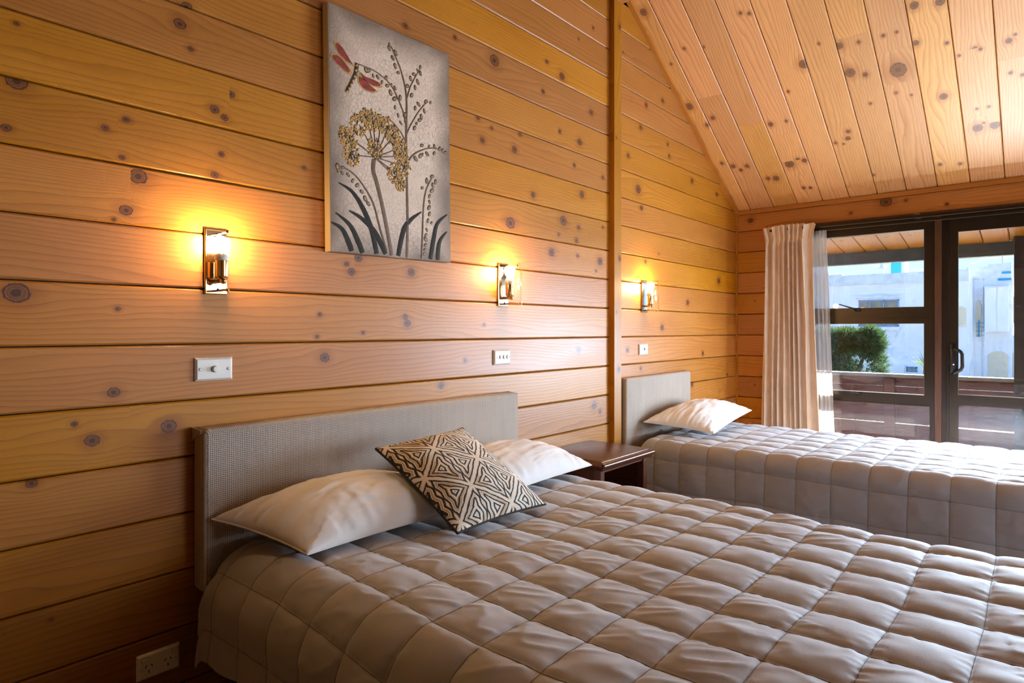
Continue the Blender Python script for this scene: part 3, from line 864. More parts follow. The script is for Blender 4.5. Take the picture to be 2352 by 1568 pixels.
def quilt(name, xL, xR, top, R, dropL, dropR, y0, y1, sx0, sy0, cell, label, seed, A=0.015, res=0.0062, headr=0.05, skew=0.0):
    """quilted cover: flat top, rounded over both long sides and the foot; stitched in squares"""
    fl, fr = xL + R, xR - R
    q = PI / 2 * R
    s = np.arange(fl - q - dropL, fr + q + dropR + 1e-6, res)[:, None]
    footr = 0.10
    t = np.arange(0, (y0 - y1) + 0.35, res)[None, :]
    ty = y0 - t
    s = s + 0 * t; t = t + 0 * s; ty = ty + 0 * s
    # gentle drift of the stitch lines
    def dri(s_, t_):
        return -0.006 * vnoise(s_ * 3, t_ * 3, seed) + skew * np.clip((t_ + 0.95) / 0.5, 0, 1) * np.clip((1.45 - s_) / 0.5, 0, 1)
    ss = s - dri(s, ty); tt = ty + 0.006 * vnoise(s * 3 + 40, ty * 3, seed)
    a = np.abs(np.sin(PI * (ss - sx0) / cell)); b = np.abs(np.sin(PI * (tt - sy0) / cell))
    puff = (a ** 0.36) * (b ** 0.30)
    # sides
    over = np.maximum(fl - s, s - fr)                     # >0 beyond the flat top
    sgn = np.where(s < (fl + fr) / 2, -1.0, 1.0)
    phi = np.clip(over / R, 0, PI / 2)
    ext = np.clip(over - q, 0, None)
    side = np.clip(over / q, 0, 1)
    x = np.where(over > 0, np.where(sgn < 0, fl, fr) + sgn * R * np.sin(phi), s)
    z = top - R * (1 - np.cos(phi)) * (over > 0) - ext
    nx = sgn * np.sin(phi) * (over > 0); nz = np.where(over > 0, np.cos(phi), 1.0)
    ny = np.zeros_like(s)
    # head end curls down, foot end falls over
    hd = np.clip(1 - t / headr, 0, 1)
    z = z - 0.035 * hd ** 2
    L = (y0 - y1)
    tf = np.clip(t - L, 0, None)
    pf = np.clip(tf / footr, 0, PI / 2)
    y = np.where(t > L, y1 - footr * np.sin(pf), ty)
    z = z - (footr * (1 - np.cos(pf)) + np.clip(tf - footr * PI / 2, 0, None)) * (over <= 0) - (footr * (1 - np.cos(pf))) * (over > 0) * 0.4
    # relief
    h = A * puff * (1 - 0.25 * side)
    # gathers beside the stitching and soft creases in the squares
    near_b = np.exp(-b * 4.0); near_a = np.exp(-a * 4.0)
    h = h + 0.0042 * near_a * vnoise(s * 30, ty * 75, seed + 1) * (a ** 0.3) + 0.0038 * near_b * vnoise(s * 75, ty * 30, seed + 2) * (b ** 0.3)
    cr = vnoise((s * 0.9 + ty * 0.5) * 26, (ty - s * 0.4) * 9, seed + 3)
    h = h + (0.0034 * (1 - np.abs(cr)) ** 3 - 0.0012) * puff * (vnoise(s * 2.4, ty * 2.4, seed + 4) > -0.15)
    h = h + 0.0020 * vnoise(s * 22, ty * 16, seed + 8) * puff + 0.005 * vnoise(s * 3.1, ty * 2.6, seed + 5)
    # loose hang of the sides
    hang = np.clip(ext / 0.25, 0, 1)
    bul = 0.007 * np.sin(ty * 9.0 + seed) * hang + 0.009 * vnoise(ty * 9, s * 3, seed + 6) * hang * np.clip(t / 0.1, 0, 1) + 0.006 * np.sin(np.clip(ext / 0.3, 0, 1) * PI)
    h = h + bul
    z = z + 0.022 * vnoise(ty * 5, 0 * s + sgn, seed + 7) * hang
    X = x + nx * h; Y = y + ny * h; Z = z + nz * h
    G = np.stack([X, Y, Z], axis=2)
    r = thing('quilt', label, 'quilt', group='grey quilts')
    cloth(MB().grid(G), 'cover', QUILT, r, thick=0.006)
    # stitching: threads that run along the valleys of the squares
    S1, T1 = s[:, 0], ty[0, :]
    nu, nv = G.shape[:2]

    def at(si, ti):
        fi = np.clip((si - S1[0]) / res, 0, nu - 1.001); fj = np.clip((T1[0] - ti) / res, 0, nv - 1.001)
        i, j = fi.astype(int), fj.astype(int); a_, b_ = (fi - i)[:, None], (fj - j)[:, None]
        p = (G[i, j] * (1 - a_) + G[i + 1, j] * a_) * (1 - b_) + (G[i, j + 1] * (1 - a_) + G[i + 1, j + 1] * a_) * b_
        n_ = np.stack([nx[i, j], ny[i, j], nz[i, j]], axis=1)
        return p + n_ * 0.0030

    for k in range(int((S1[0] - sx0) / cell) - 1, int((S1[-1] - sx0) / cell) + 2):
        c0 = sx0 + k * cell
        if S1[0] + 0.02 < c0 < S1[-1] - 0.02:
            tt_ = T1[::2][2:]
            si = c0 + 0 * tt_
            for _ in range(3): si = c0 + dri(si, tt_)
            MB().tube(at(si, tt_), 0.0009, 4).build('stitch_line', THREAD, r)
    for k in range(-40, 40):
        c0 = sy0 + k * cell
        if T1[-1] + 0.02 < c0 < T1[0] - 0.02:
            si = S1[::2]
            ti = c0 + 0 * si
            for _ in range(2): ti = c0 - 0.006 * vnoise(si * 3 + 40, ti * 3, seed)
            MB().tube(at(si, ti), 0.0009, 4).build('stitch_line', THREAD, r)
    return r


THREAD = pbr('dark_taupe_thread', (0.17, 0.155, 0.15), 0.8)
quilt('quilt', 0.775, 2.300, 0.616, 0.145, 0.135, 0.22, -0.10, -1.92, 0.908, -0.916, 0.149, 'grey-taupe stitched quilt spread over the double bed', 3, skew=0.032)
quilt('quilt', 3.205, 4.235, 0.612, 0.070, 0.42, 0.34, -0.135, -1.92, 3.300, -0.225, 0.153, 'grey-taupe stitched quilt spread over the single bed', 17)


def cushion_shape(BL, BR, FL, FR, T, seed, inset=0.06, wr=0.004, n=90, droop=0.0, flat=0.55, power=0.42):
    u = np.linspace(-1, 1, n)[:, None]; v = np.linspace(-1, 1, n)[None, :]
    u = np.sign(u) * (1 - (1 - np.abs(u)) ** 1.35); v = np.sign(v) * (1 - (1 - np.abs(v)) ** 1.35)
    u = u + 0 * v; v = v + 0 * u
    uu = u * (1 - inset * (1 - v ** 2) * np.abs(u) ** 2); vv = v * (1 - inset * (1 - u ** 2) * np.abs(v) ** 2)
    BL, BR, FL, FR = (np.array(p, float) for p in (BL, BR, FL, FR))
    s = (uu + 1)[..., None] / 2; t = (vv + 1)[..., None] / 2       # t=0 back, 1 front
    base = (BL * (1 - s) + BR * s) * (1 - t) + (FL * (1 - s) + FR * s) * t
    nrm = np.cross(BR - BL, BL - FL); nrm = nrm / np.linalg.norm(nrm)
    if nrm[2] < 0: nrm = -nrm
    e = np.clip((1 - np.abs(u) ** 2.2) * (1 - np.abs(v) ** 2.2), 0, 1)
    h = T / 2 * (0.35 * e ** 0.30 + 0.65 * e ** 0.75) * 1.08
    edge = np.exp(-((1 - np.maximum(np.abs(u), np.abs(v))) / 0.25))
    wrk = wr * (0.7 * vnoise(u * 3 + v * 2, v * 6 + 5, seed) + 0.2 * vnoise(u * 11, v * 11, seed + 1)) * e ** 0.5
    rid = (1 - np.abs(vnoise(u * 4 + v * 9 + 11, v * 4 - u * 2, seed + 6))) ** 6
    wrk = wrk + wr * 0.45 * (rid - 0.15) * e ** 0.4 * (vnoise(u * 2.5, v * 2.5, seed + 7) > -0.1)
    pk = wr * 1.3 * (vnoise(np.where(np.abs(u) > np.abs(v), v * 14, u * 14), 0 * u + 2.2, seed + 2)) * edge * (e ** 0.3)
    topv = base + nrm * (h + wrk + pk)[..., None]
    botv = base - nrm * (h * flat)[..., None]
    return topv, botv, u, v


def pillow(label, corners, T, seed, group, **kw):
    top_, bot, u, v = cushion_shape(*corners, T, seed, **kw)
    r = thing('pillow', label, 'pillow', (0, 0, 0), group)
    mb = MB().grid(top_); mb.grid(bot)
    o = mb.build('pillowcase', PILLOW, r, smooth='all')
    bm = bmesh.new(); bm.from_mesh(o.data)
    bmesh.ops.remove_doubles(bm, verts=bm.verts, dist=0.0004)
    bmesh.ops.recalc_face_normals(bm, faces=bm.faces)
    bm.to_mesh(o.data); bm.free()
    o.data.polygons.foreach_set('use_smooth', [True] * len(o.data.polygons))
    # stitched hem round the edge
    n = top_.shape[0]
    ring = [top_[i, 0] for i in range(n)] + [top_[n - 1, j] for j in range(n)] + [top_[i, n - 1] for i in range(n - 1, -1, -1)] + [top_[0, j] for j in range(n - 1, -1, -1)]
    ring = [p for i, p in enumerate(ring) if i == 0 or np.linalg.norm(p - ring[i - 1]) > 1e-4]
    MB().tube(ring, 0.0026, 5, caps=False).build('edge_seam', PILLOW, r, smooth='all')
    return r


pillow('white pillow nearest the power outlet, left of the patterned cushion', ((0.80, -0.095, 0.705), (1.45, -0.095, 0.715), (0.905, -0.425, 0.652), (1.47, -0.450, 0.655)), 0.20, 5, 'white pillows', wr=0.0075, flat=0.2)
pillow('white pillow half hidden behind the patterned cushion', ((1.53, -0.095, 0.72), (2.20, -0.10, 0.705), (1.60, -0.445, 0.662), (2.285, -0.41, 0.662)), 0.20, 9, 'white pillows', wr=0.0075, flat=0.2)
pillow('white pillow on the single bed below the window', ((3.33, -0.085, 0.700), (4.02, -0.085, 0.735), (3.48, -0.455, 0.652), (4.20, -0.41, 0.712)), 0.19, 14, 'white pillows', wr=0.0075, flat=0.2)

# patterned cushion
m, nt = newmat('geometric_embroidery')
uv = N(nt, 'ShaderNodeUVMap', uv_map='UVMap')
wob = N(nt, 'ShaderNodeTexNoise', {'Vector': uv.outputs[0], 'Scale': 26.0, 'Detail': 2.0})
wv = N(nt, 'ShaderNodeVectorMath', {0: wob.outputs['Color'], 1: (0.5, 0.5, 0.5)}, operation='SUBTRACT')
wv = N(nt, 'ShaderNodeVectorMath', {0: wv.outputs[0], 'Scale': 0.013}, operation='SCALE')
pv = N(nt, 'ShaderNodeVectorMath', {0: uv.outputs[0], 1: wv.outputs[0]}, operation='ADD')
pv = N(nt, 'ShaderNodeMapping', {0: pv.outputs[0], 1: (0.39, 0.387, 0), 3: (1.8, 2.2, 1)})
sp = N(nt, 'ShaderNodeSeparateXYZ', {0: pv.outputs[0]})
fu = M(nt, 'ABSOLUTE', M(nt, 'SUBTRACT', M(nt, 'FRACT', sp.outputs[0]), 0.5))
fv = M(nt, 'ABSOLUTE', M(nt, 'SUBTRACT', M(nt, 'FRACT', sp.outputs[1]), 0.5))
lo_, hi_ = M(nt, 'MINIMUM', fu, fv), M(nt, 'MAXIMUM', fu, fv)
dia = M(nt, 'MULTIPLY', M(nt, 'SUBTRACT', hi_, lo_), 0.7071)
out_ = M(nt, 'SUBTRACT', 0.5, fu)
# zigzag so the nested shapes turn into chevrons
zz = M(nt, 'ABSOLUTE', M(nt, 'SUBTRACT', M(nt, 'FRACT', M(nt, 'MULTIPLY', fv, 4.0)), 0.5))
zz = M(nt, 'MULTIPLY', zz, M(nt, 'MINIMUM', M(nt, 'MULTIPLY', dia, 0.5), 0.06))
dd = M(nt, 'MINIMUM', M(nt, 'MINIMUM', M(nt, 'ADD', fu, 0.010), dia), M(nt, 'ADD', out_, 0.010))
dd = M(nt, 'ADD', dd, zz)
ln = M(nt, 'FRACT', M(nt, 'DIVIDE', M(nt, 'SUBTRACT', dd, 0.036), 0.072))
band = M(nt, 'LESS_THAN', ln, 0.38)
band = M(nt, 'MULTIPLY', band, M(nt, 'GREATER_THAN', dd, 0.034))
stitch = N(nt, 'ShaderNodeTexNoise', {'Vector': uv.outputs[0], 'Scale': 160.0, 'Detail': 2.0})
band = M(nt, 'MULTIPLY', band, RAMP(nt, stitch.outputs[0], [(0.30, (0, 0, 0)), (0.36, (1, 1, 1))]))
tw = N(nt, 'ShaderNodeTexWave', {'Vector': N(nt, 'ShaderNodeMapping', {0: uv.outputs[0], 2: (0, 0, 0.6)}).outputs[0], 'Scale': 38.0, 'Distortion': 1.0})
cream = MIXC(nt, tw.outputs[0], (0.74, 0.65, 0.52), (0.88, 0.80, 0.67))
och = N(nt, 'ShaderNodeTexNoise', {'Vector': uv.outputs[0], 'Scale': 2.6, 'Detail': 0.5})
sx_ = N(nt, 'ShaderNodeSeparateXYZ', {0: uv.outputs[0]})
ofac = M(nt, 'MULTIPLY', M(nt, 'GREATER_THAN', M(nt, 'FRACT', M(nt, 'DIVIDE', dd, 0.05)), 0.55), RAMP(nt, M(nt, 'SUBTRACT', M(nt, 'ADD', och.outputs[0], 0.20), M(nt, 'MULTIPLY', sx_.outputs[0], 0.62)), [(0.40, (0, 0, 0)), (0.46, (1, 1, 1))]))
ground = MIXC(nt, M(nt, 'MULTIPLY', ofac, 0.8), cream, (0.50, 0.25, 0.035))
colr = MIXC(nt, band, ground, (0.013, 0.014, 0.018))
pb = N(nt, 'ShaderNodeBsdfPrincipled', {'Base Color': colr, 'Roughness': 0.85, 'Sheen Weight': 0.1})
bp = N(nt, 'ShaderNodeBump', {'Strength': 0.6, 'Distance': 0.002, 'Height': M(nt, 'ADD', band, M(nt, 'MULTIPLY', tw.outputs[0], 0.4))})
nt.links.new(bp.outputs[0], pb.inputs['Normal'])
finish(nt, pb.outputs[0])
EMB = m
CUSH_BACK = pbr('black_cushion_back', (0.018, 0.015, 0.014), 0.85, bump=0.3)
tp, bt, u_, v_ = cushion_shape((1.268, -0.238, 0.858), (1.655, -0.252, 0.880), (1.300, -0.590, 0.646), (1.715, -0.598, 0.646), 0.125, 31, inset=0.05, wr=0.003, n=56, flat=0.3)
cu = thing('scatter_cushion', 'square cushion with black and ochre geometric embroidery', 'cushion')
o = MB().grid(tp).build('front_panel', EMB, cu, smooth='all')
uvl = o.data.uv_layers.new(name='UVMap')
nn = tp.shape[0]
lv = np.zeros(len(o.data.loops), dtype=int); o.data.loops.foreach_get('vertex_index', lv)
uvs = np.stack([(u_.reshape(-1)[lv] + 1) / 2, (1 - v_.reshape(-1)[lv]) / 2], axis=1)
uvl.data.foreach_set('uv', uvs.reshape(-1))
MB().grid(bt).build('back_panel', CUSH_BACK, cu, smooth='all')
n = tp.shape[0]
ring = [tp[i, 0] for i in range(n)] + [tp[n - 1, j] for j in range(n)] + [tp[i, n - 1] for i in range(n - 1, -1, -1)] + [tp[0, j] for j in range(n - 1, -1, -1)]
ring = [p for i, p in enumerate(ring) if i == 0 or np.linalg.norm(p - ring[i - 1]) > 1e-4]
MB().tube(ring, 0.004, 6, caps=False).build('piping', CUSH_BACK, cu, smooth='all')

# ================================================================ NIGHTSTAND
CHERRY = pbr('dark_cherry_wood', (0.095, 0.026, 0.010), 0.30, var=0.45, vscale=7, stretch=(14, 1.5, 14))
ns = thing('nightstand', 'dark cherry nightstand with moulded top between the two beds', 'nightstand', (2.66, -0.19, 0))
MB().rbox((-0.225, -0.175, 0.631), (0.225, 0.183, 0.645), 0.005, 3).build('table_top', CHERRY, ns, smooth=True)
mo = MB()
prof = [(0.0, 0.600), (0.008, 0.600), (0.017, 0.606), (0.019, 0.616), (0.024, 0.6185), (0.0285, 0.622), (0.030, 0.627), (0.0285, 0.632), (0.024, 0.636), (0.016, 0.6385), (0.0, 0.640)]
mo.prism([(-0.235, -0.170 - a, z) for a, z in prof], (0.47, 0, 0))
mo.prism([(-0.218 - a, -0.185, z) for a, z in prof], (0, 0.365, 0))
mo.prism([(0.218 + a, -0.185, z) for a, z in prof], (0, 0.365, 0))
mo.build('edge_moulding', CHERRY, ns, smooth=62)
for sx in (-1, 1):
    for yy in (-0.165, 0.150):
        MB().rbox((sx * 0.200 - 0.018, yy - 0.0, 0.0), (sx * 0.200 + 0.018, yy + 0.036, 0.612), 0.003, 1).build('leg', CHERRY, ns)
    MB().box((sx * 0.200 - 0.006, -0.13, 0.06), (sx * 0.200 + 0.006, 0.155, 0.612)).build('side_panel', CHERRY, ns)
MB().box((-0.2, 0.165, 0.06), (0.2, 0.175, 0.612)).build('back_panel', CHERRY, ns)
MB().box((-0.19, -0.150, 0.30), (0.19, 0.165, 0.318)).build('shelf', CHERRY, ns)
MB().box((-0.185, -0.158, 0.585), (0.185, -0.145, 0.612)).build('apron', CHERRY, ns)
MB().rbox((-0.182, -0.160, 0.07), (0.182, -0.140, 0.295), 0.003, 1).build('drawer_front', CHERRY, ns)

# ================================================================ WALL LAMPS
BULBM = emis('glowing_lamp', (1.0, 0.66, 0.30), BULB)
CER = pbr('white_lamp_base', (0.80, 0.74, 0.62), 0.35)


def sconce(x, label, shade, spiral):
    r = thing('wall_sconce', label, 'wall lamp', (x, 0, 1.455), 'brass wall lamps over the beds')
    w, h = 0.034, 0.099
    MB().rbox((-w, -0.009, -h), (w, -0.0005, h), 0.003, 2).build('back_plate', BRASS, r)
    MB().box((-w + 0.006, -0.0098, -h + 0.006), (w - 0.006, -0.0085, h - 0.006)).build('mirror', MIRROR, r)
    MB().ball((0.004, -0.0105, -0.083), 0.003, 8, 4).build('screw', DARK_HOLE, r)
    for z in (0.083, -0.088):
        ro = MB().tube([(0.0, -0.009, z), (0.0, -0.090 if shade else -0.080, z)], 0.0035, 8)
        ro = ro.build('rod', BRASS, r, smooth=True)
        MB().ball((0.0, -0.092 if shade else -0.082, z), 0.0058, 10, 6).build('ball_nut', BRASS, ro, smooth='all')
    MB().tube([(0, -0.009, -0.060), (0, -0.052, -0.060)], 0.0065, 10).ball((0, -0.055, -0.060), 0.010, 12, 8).build('arm', BRASS, r, smooth=40)
    MB().lathe([(0.012, -0.056), (0.0185, -0.050), (0.0195, -0.046), (0.0195, 0.0), (0.017, 0.0)], 20, Matrix.Translation((0, -0.046, 0))).build('lamp_holder', BRASS, r, smooth=40)
    MB().lathe([(0.014, -0.004), (0.0205, 0.002), (0.0215, 0.016), (0.019, 0.026), (0.013, 0.030)], 20, Matrix.Translation((0, -0.046, 0))).build('lamp_base', CER, r, smooth=True)
    b = MB()
    if spiral:
        pts = []
        for i in range(0, 73):
            a = 2 * PI * i / 20
            rr = 0.0185 if i < 62 else 0.0185 * (1 - (i - 62) / 14)
            pts.append((rr * math.cos(a), -0.046 + rr * math.sin(a), 0.034 + 0.0105 * i / 20 + (0.004 if i > 62 else 0)))
        b.tube(pts, 0.0052, 6)
    else:
        b.lathe([(0.011, 0.028), (0.014, 0.036), (0.022, 0.050), (0.0255, 0.062), (0.023, 0.075), (0.015, 0.084), (0.001, 0.0875)], 16, Matrix.Translation((0, -0.046, 0)))
    b.build('bulb', BULBM, r, smooth='all')
    if shade:
        nu = 16
        g = np.zeros((nu, 2, 3))
        for i in range(nu):
            a = -1 + 2 * i / (nu - 1)
            th = a * 0.85
            g[i, 0] = (0.052 * math.sin(th) / math.sin(0.85), -0.094 + 0.055 * (1 - math.cos(th)), -0.098)
            g[i, 1] = g[i, 0]; g[i, 1, 2] = 0.100
        o = MB().grid(g).build('glass_shade', SHADE_GLASS, r, smooth='all')
        s_ = o.modifiers.new('thickness', 'SOLIDIFY'); s_.thickness = 0.003; s_.offset = 0
    return r


sconce(0.851, 'brass wall lamp with bare spiral bulb left of the painting', False, True)
sconce(2.163, 'brass wall lamp with curved glass right of the painting', True, False)
sconce(3.487, 'brass wall lamp with curved glass over the single bed', True, False)

# ================================================================ SWITCHES AND OUTLETS
def plate(name, x0, x1, z0, z1, label, cat, mat):
    r = thing(name, label, cat, ((x0 + x1) / 2, 0, (z0 + z1) / 2), 'wall plates')
    w, h = (x1 - x0) / 2, (z1 - z0) / 2
    # a plate with sloped edges
    p_ = MB()
    a = [(-w, 0, -h), (w, 0, -h), (w, 0, h), (-w, 0, h)]
    k = 0.006
    b = [(-w, -0.004, -h), (w, -0.004, -h), (w, -0.004, h), (-w, -0.004, h)]
    c = [(-w + k, -0.010, -h + k), (w - k, -0.010, -h + k), (w - k, -0.010, h - k), (-w + k, -0.010, h - k)]
    p_.add(a + b + c, [(0, 1, 2, 3), (8, 9, 10, 11)] + [(i, (i + 1) % 4, 4 + (i + 1) % 4, 4 + i) for i in range(4)] + [(4 + i, 4 + (i + 1) % 4, 8 + (i + 1) % 4, 8 + i) for i in range(4)])
    o = p_.build('face_plate', mat, r)
    bv = o.modifiers.new('soft', 'BEVEL'); bv.width = 0.0015; bv.segments = 2
    return r


FRONT = axes((1, 0, 0), (0, 0, 1), (0, -1, 0), (0, 0, 0))


def knob(r, x, z, rad, dep, mat, name):
    mm = axes((1, 0, 0), (0, 0, 1), (0, -1, 0), (x, -0.0098, z))
    return MB().lathe([(rad, -0.001), (rad, dep * 0.8), (rad * 0.86, dep), (rad * 0.01, dep)], 18, mm).build(name, mat, r, smooth=40)


SHADOWRING = pbr('grey_joint_ring', (0.30, 0.28, 0.26), 0.6)


def ring(r, x, z, rad, mat=None):
    mm = axes((1, 0, 0), (0, 0, 1), (0, -1, 0), (x, -0.0098, z))
    return MB().lathe([(rad, -0.001), (rad, 0.0008), (rad * 0.8, 0.0008)], 18, mm).build('recess_ring', mat or SHADOWRING, r, smooth=40)


pl = plate('dimmer_switch', 0.789, 0.902, 1.096, 1.166, 'white dimmer switch plate with one round knob', 'switch', WHITE_PL)
ring(pl, 0.0, 0.0, 0.0105); knob(pl, 0, 0, 0.0088, 0.012, WHITE_PL, 'dial')
for sx in (-1, 1):
    ring(pl, sx * 0.042, 0.0, 0.0052); knob(pl, sx * 0.042, 0.0, 0.004, 0.0016, WHITE_PL, 'screw_cap')
pl = plate('light_switch', 2.098, 2.213, 1.088, 1.157, 'white switch plate with three round rockers', 'switch', WHITE_PL)
for k in (-1, 0, 1):
    ring(pl, 0.008 + k * 0.024, 0.001, 0.0098); knob(pl, 0.008 + k * 0.024, 0.001, 0.0076, 0.004, WHITE_PL, 'rocker')
for sx in (-1, 1):
    ring(pl, 0.006 + sx * 0.044, 0.0, 0.0045); knob(pl, 0.006 + sx * 0.044, 0.0, 0.0034, 0.0014, WHITE_PL, 'screw_cap')
pl = plate('light_switch', 3.420, 3.530, 1.093, 1.161, 'small white switch plate above the single bed headboard', 'switch', WHITE_PL)
ring(pl, 0.006, 0.002, 0.009); knob(pl, 0.006, 0.002, 0.007, 0.004, SHADOWRING, 'rocker')
pl = plate('power_outlet', 0.634, 0.748, 0.272, 0.344, 'cream double power outlet low on the wall', 'power outlet', CREAM_PL)
for sx, dx in ((-1, -0.0), (1, 0.0)):
    xc = -0.027 if sx < 0 else 0.023
    for a, xo, zo in ((-32, -0.0075, 0.0055), (32, 0.0075, 0.0055), (0, 0.0, -0.010)):
        mm = axes((1, 0, 0), (0, 0, 1), (0, -1, 0), (xc + xo, -0.0099, zo - 0.004)) @ Matrix.Rotation(math.radians(a), 4, 'Z')
        sl = MB().box((-0.0011, -0.0042, -0.0005), (0.0011, 0.0042, 0.0007)); sl.v = [tuple(mm @ Vector(p)) for p in sl.v]
        sl.build('socket_slot', DARK_HOLE, pl)
    sxp = -0.0385 if sx < 0 else 0.0405
    mm = axes((1, 0, 0), (0, 0, 1), (0, -1, 0), (sxp, -0.0098, 0.020))
    for nm, q, dp, mat in (('rocker_surround', 1.0, 0.0015, SHADOWRING), ('rocker', 0.84, 0.005, CREAM_PL)):
        rb = MB().rbox((-0.0085 * q, -0.0065 * q, -0.001), (0.0085 * q, 0.0065 * q, dp), 0.002, 2); rb.v = [tuple(mm @ Vector(p)) for p in rb.v]
        rb.build(nm, mat, pl)
    ring(pl, -0.046 if sx < 0 else 0.045, -0.004, 0.0042); knob(pl, -0.046 if sx < 0 else 0.045, -0.004, 0.0032, 0.0012, CREAM_PL, 'screw_cap')

# ================================================================ PAINTING
m, nt = newmat('crackled_canvas')
t = N(nt, 'ShaderNodeTexCoord')
dst = N(nt, 'ShaderNodeTexNoise', {'Vector': t.outputs['Object'], 'Scale': 28.0, 'Detail': 3.0})
vv = N(nt, 'ShaderNodeVectorMath', {0: t.outputs['Object'], 1: N(nt, 'ShaderNodeVectorMath', {0: dst.outputs['Color'], 'Scale': 0.030}, operation='SCALE').outputs[0]}, operation='ADD')
vv = N(nt, 'ShaderNodeMapping', {0: vv.outputs[0], 3: (1.15, 0.02, 0.85)})
vo = N(nt, 'ShaderNodeTexVoronoi', {'Vector': vv.outputs[0], 'Scale': 66.0}, feature='DISTANCE_TO_EDGE')
crk = RAMP(nt, vo.outputs['Distance'], [(0.0, (1, 1, 1)), (0.055, (0, 0, 0))])
cn = N(nt, 'ShaderNodeTexNoise', {'Vector': t.outputs['Object'], 'Scale': 5.0, 'Detail': 3.0})
crk = M(nt, 'MULTIPLY', crk, RAMP(nt, cn.outputs[0], [(0.30, (0.3,) * 3), (0.58, (1.0,) * 3)]))
so = N(nt, 'ShaderNodeSeparateXYZ', {0: t.outputs['Object']})
ex = M(nt, 'MINIMUM', so.outputs[0], M(nt, 'SUBTRACT', 0.572, so.outputs[0]))
ez = M(nt, 'MINIMUM', so.outputs[2], M(nt, 'SUBTRACT', 0.86, so.outputs[2]))
ed = M(nt, 'ADD', M(nt, 'MINIMUM', ex, ez), M(nt, 'MULTIPLY', M(nt, 'SUBTRACT', cn.outputs[0], 0.5), 0.16))
ag = N(nt, 'ShaderNodeMapRange', {0: ed, 1: 0.12, 2: 0.0, 3: 0.0, 4: 0.9})
cvn = N(nt, 'ShaderNodeTexNoise', {'Vector': t.outputs['Object'], 'Scale': 12.0, 'Detail': 4.0})
basec = MIXC(nt, cvn.outputs[0], (0.66, 0.475, 0.345), (0.83, 0.64, 0.49))
basec = MIXC(nt, ag.outputs[0], basec, (0.16, 0.10, 0.062))
basec = MIXC(nt, M(nt, 'MULTIPLY', crk, 0.55), basec, (0.20, 0.16, 0.12))
pb = N(nt, 'ShaderNodeBsdfPrincipled', {'Base Color': basec, 'Roughness': 0.6})
bp = N(nt, 'ShaderNodeBump', {'Strength': 0.5, 'Distance': 0.0015, 'Height': M(nt, 'SUBTRACT', cvn.outputs[0], crk)})
nt.links.new(bp.outputs[0], pb.inputs['Normal'])
finish(nt, pb.outputs[0])
CANVAS = m
P_STEM = pbr('paint_brown', (0.14, 0.075, 0.035), 0.55, var=0.4, vscale=60, bump=0.5, bscale=300)
P_GOLD = pbr('paint_gold', (0.50, 0.28, 0.07), 0.5, var=0.45, vscale=110, bump=0.5, bscale=300)
P_SEED = pbr('paint_seed', (0.36, 0.21, 0.075), 0.5, var=0.4, vscale=90)
P_DARK = pbr('paint_dark_umber', (0.07, 0.042, 0.02), 0.55, var=0.4, vscale=80)
P_LEAF = pbr('paint_slate_leaf', (0.034, 0.030, 0.024), 0.7, spec=0.2, var=0.3, vscale=50, bump=0.4)
P_RED = pbr('paint_red_wing', (0.27, 0.035, 0.024), 0.5, var=0.5, vscale=70, stretch=(1, 1, 1), bump=0.4)
P_EDGE = pbr('canvas_side', (0.42, 0.30, 0.17), 0.7)

art = thing('painting', 'crackled canvas painting of a seed head and red dragonfly', 'painting', (1.230, 0, 1.520), rot=(0, math.radians(-0.7), 0))
AW, AH, AT = 0.572, 0.860, 0.036
MB().rbox((0, -AT, 0), (AW, -0.002, AH), 0.002, 1).build('canvas', CANVAS, art)
MB().box((-0.0008, -AT + 0.001, 0.001), (0.002, -0.003, AH - 0.001)).build('canvas_side', P_EDGE, art)


def catmull(pts, k=6):
    out = []
    n = len(pts)
    for i in range(n - 1):
        p0, p1, p2, p3 = (Vector(pts[max(0, min(n - 1, j))]) for j in (i - 1, i, i + 1, i + 2))
        for s in range(k):
            q = s / k
            out.append(0.5 * ((2 * p1) + (p2 - p0) * q + (2 * p0 - 5 * p1 + 4 * p2 - p3) * q * q + (3 * p1 - p0 - 3 * p2 + p3) * q ** 3))
    out.append(Vector(pts[-1]))
    return out


def ribbon(pts, wa, wb, hgt=0.0016, lens=False):
    """raised paint stroke on the canvas face"""
    c = catmull([(p[0], p[1]) for p in pts])
    mb_ = MB()
    n = len(c)
    vs_, fs_ = [], []
    for i, p in enumerate(c):
        t_ = (c[min(i + 1, n - 1)] - c[max(i - 1, 0)]).normalized()
        w_ = wa + (wb - wa) * i / (n - 1)
        if lens: w_ = wa * math.sin(PI * min(0.96, 0.06 + 0.62 * i / (n - 1))) if lens == 1 else wa * math.sin(PI * (0.04 + 0.92 * i / (n - 1)))
        nn_ = Vector((-t_.y, t_.x))
        a, b = p + nn_ * w_ / 2, p - nn_ * w_ / 2
        vs_ += [(a.x, -AT + 0.0002, a.y), (a.x, -AT - hgt * 0.6, a.y), (p.x, -AT - hgt, p.y), (b.x, -AT - hgt * 0.6, b.y), (b.x, -AT + 0.0002, b.y)]
    for i in range(n - 1):
        for k in range(4):
            fs_.append((i * 5 + k, i * 5 + k + 1, (i + 1) * 5 + k + 1, (i + 1) * 5 + k))
    return mb_.add(vs_, fs_)


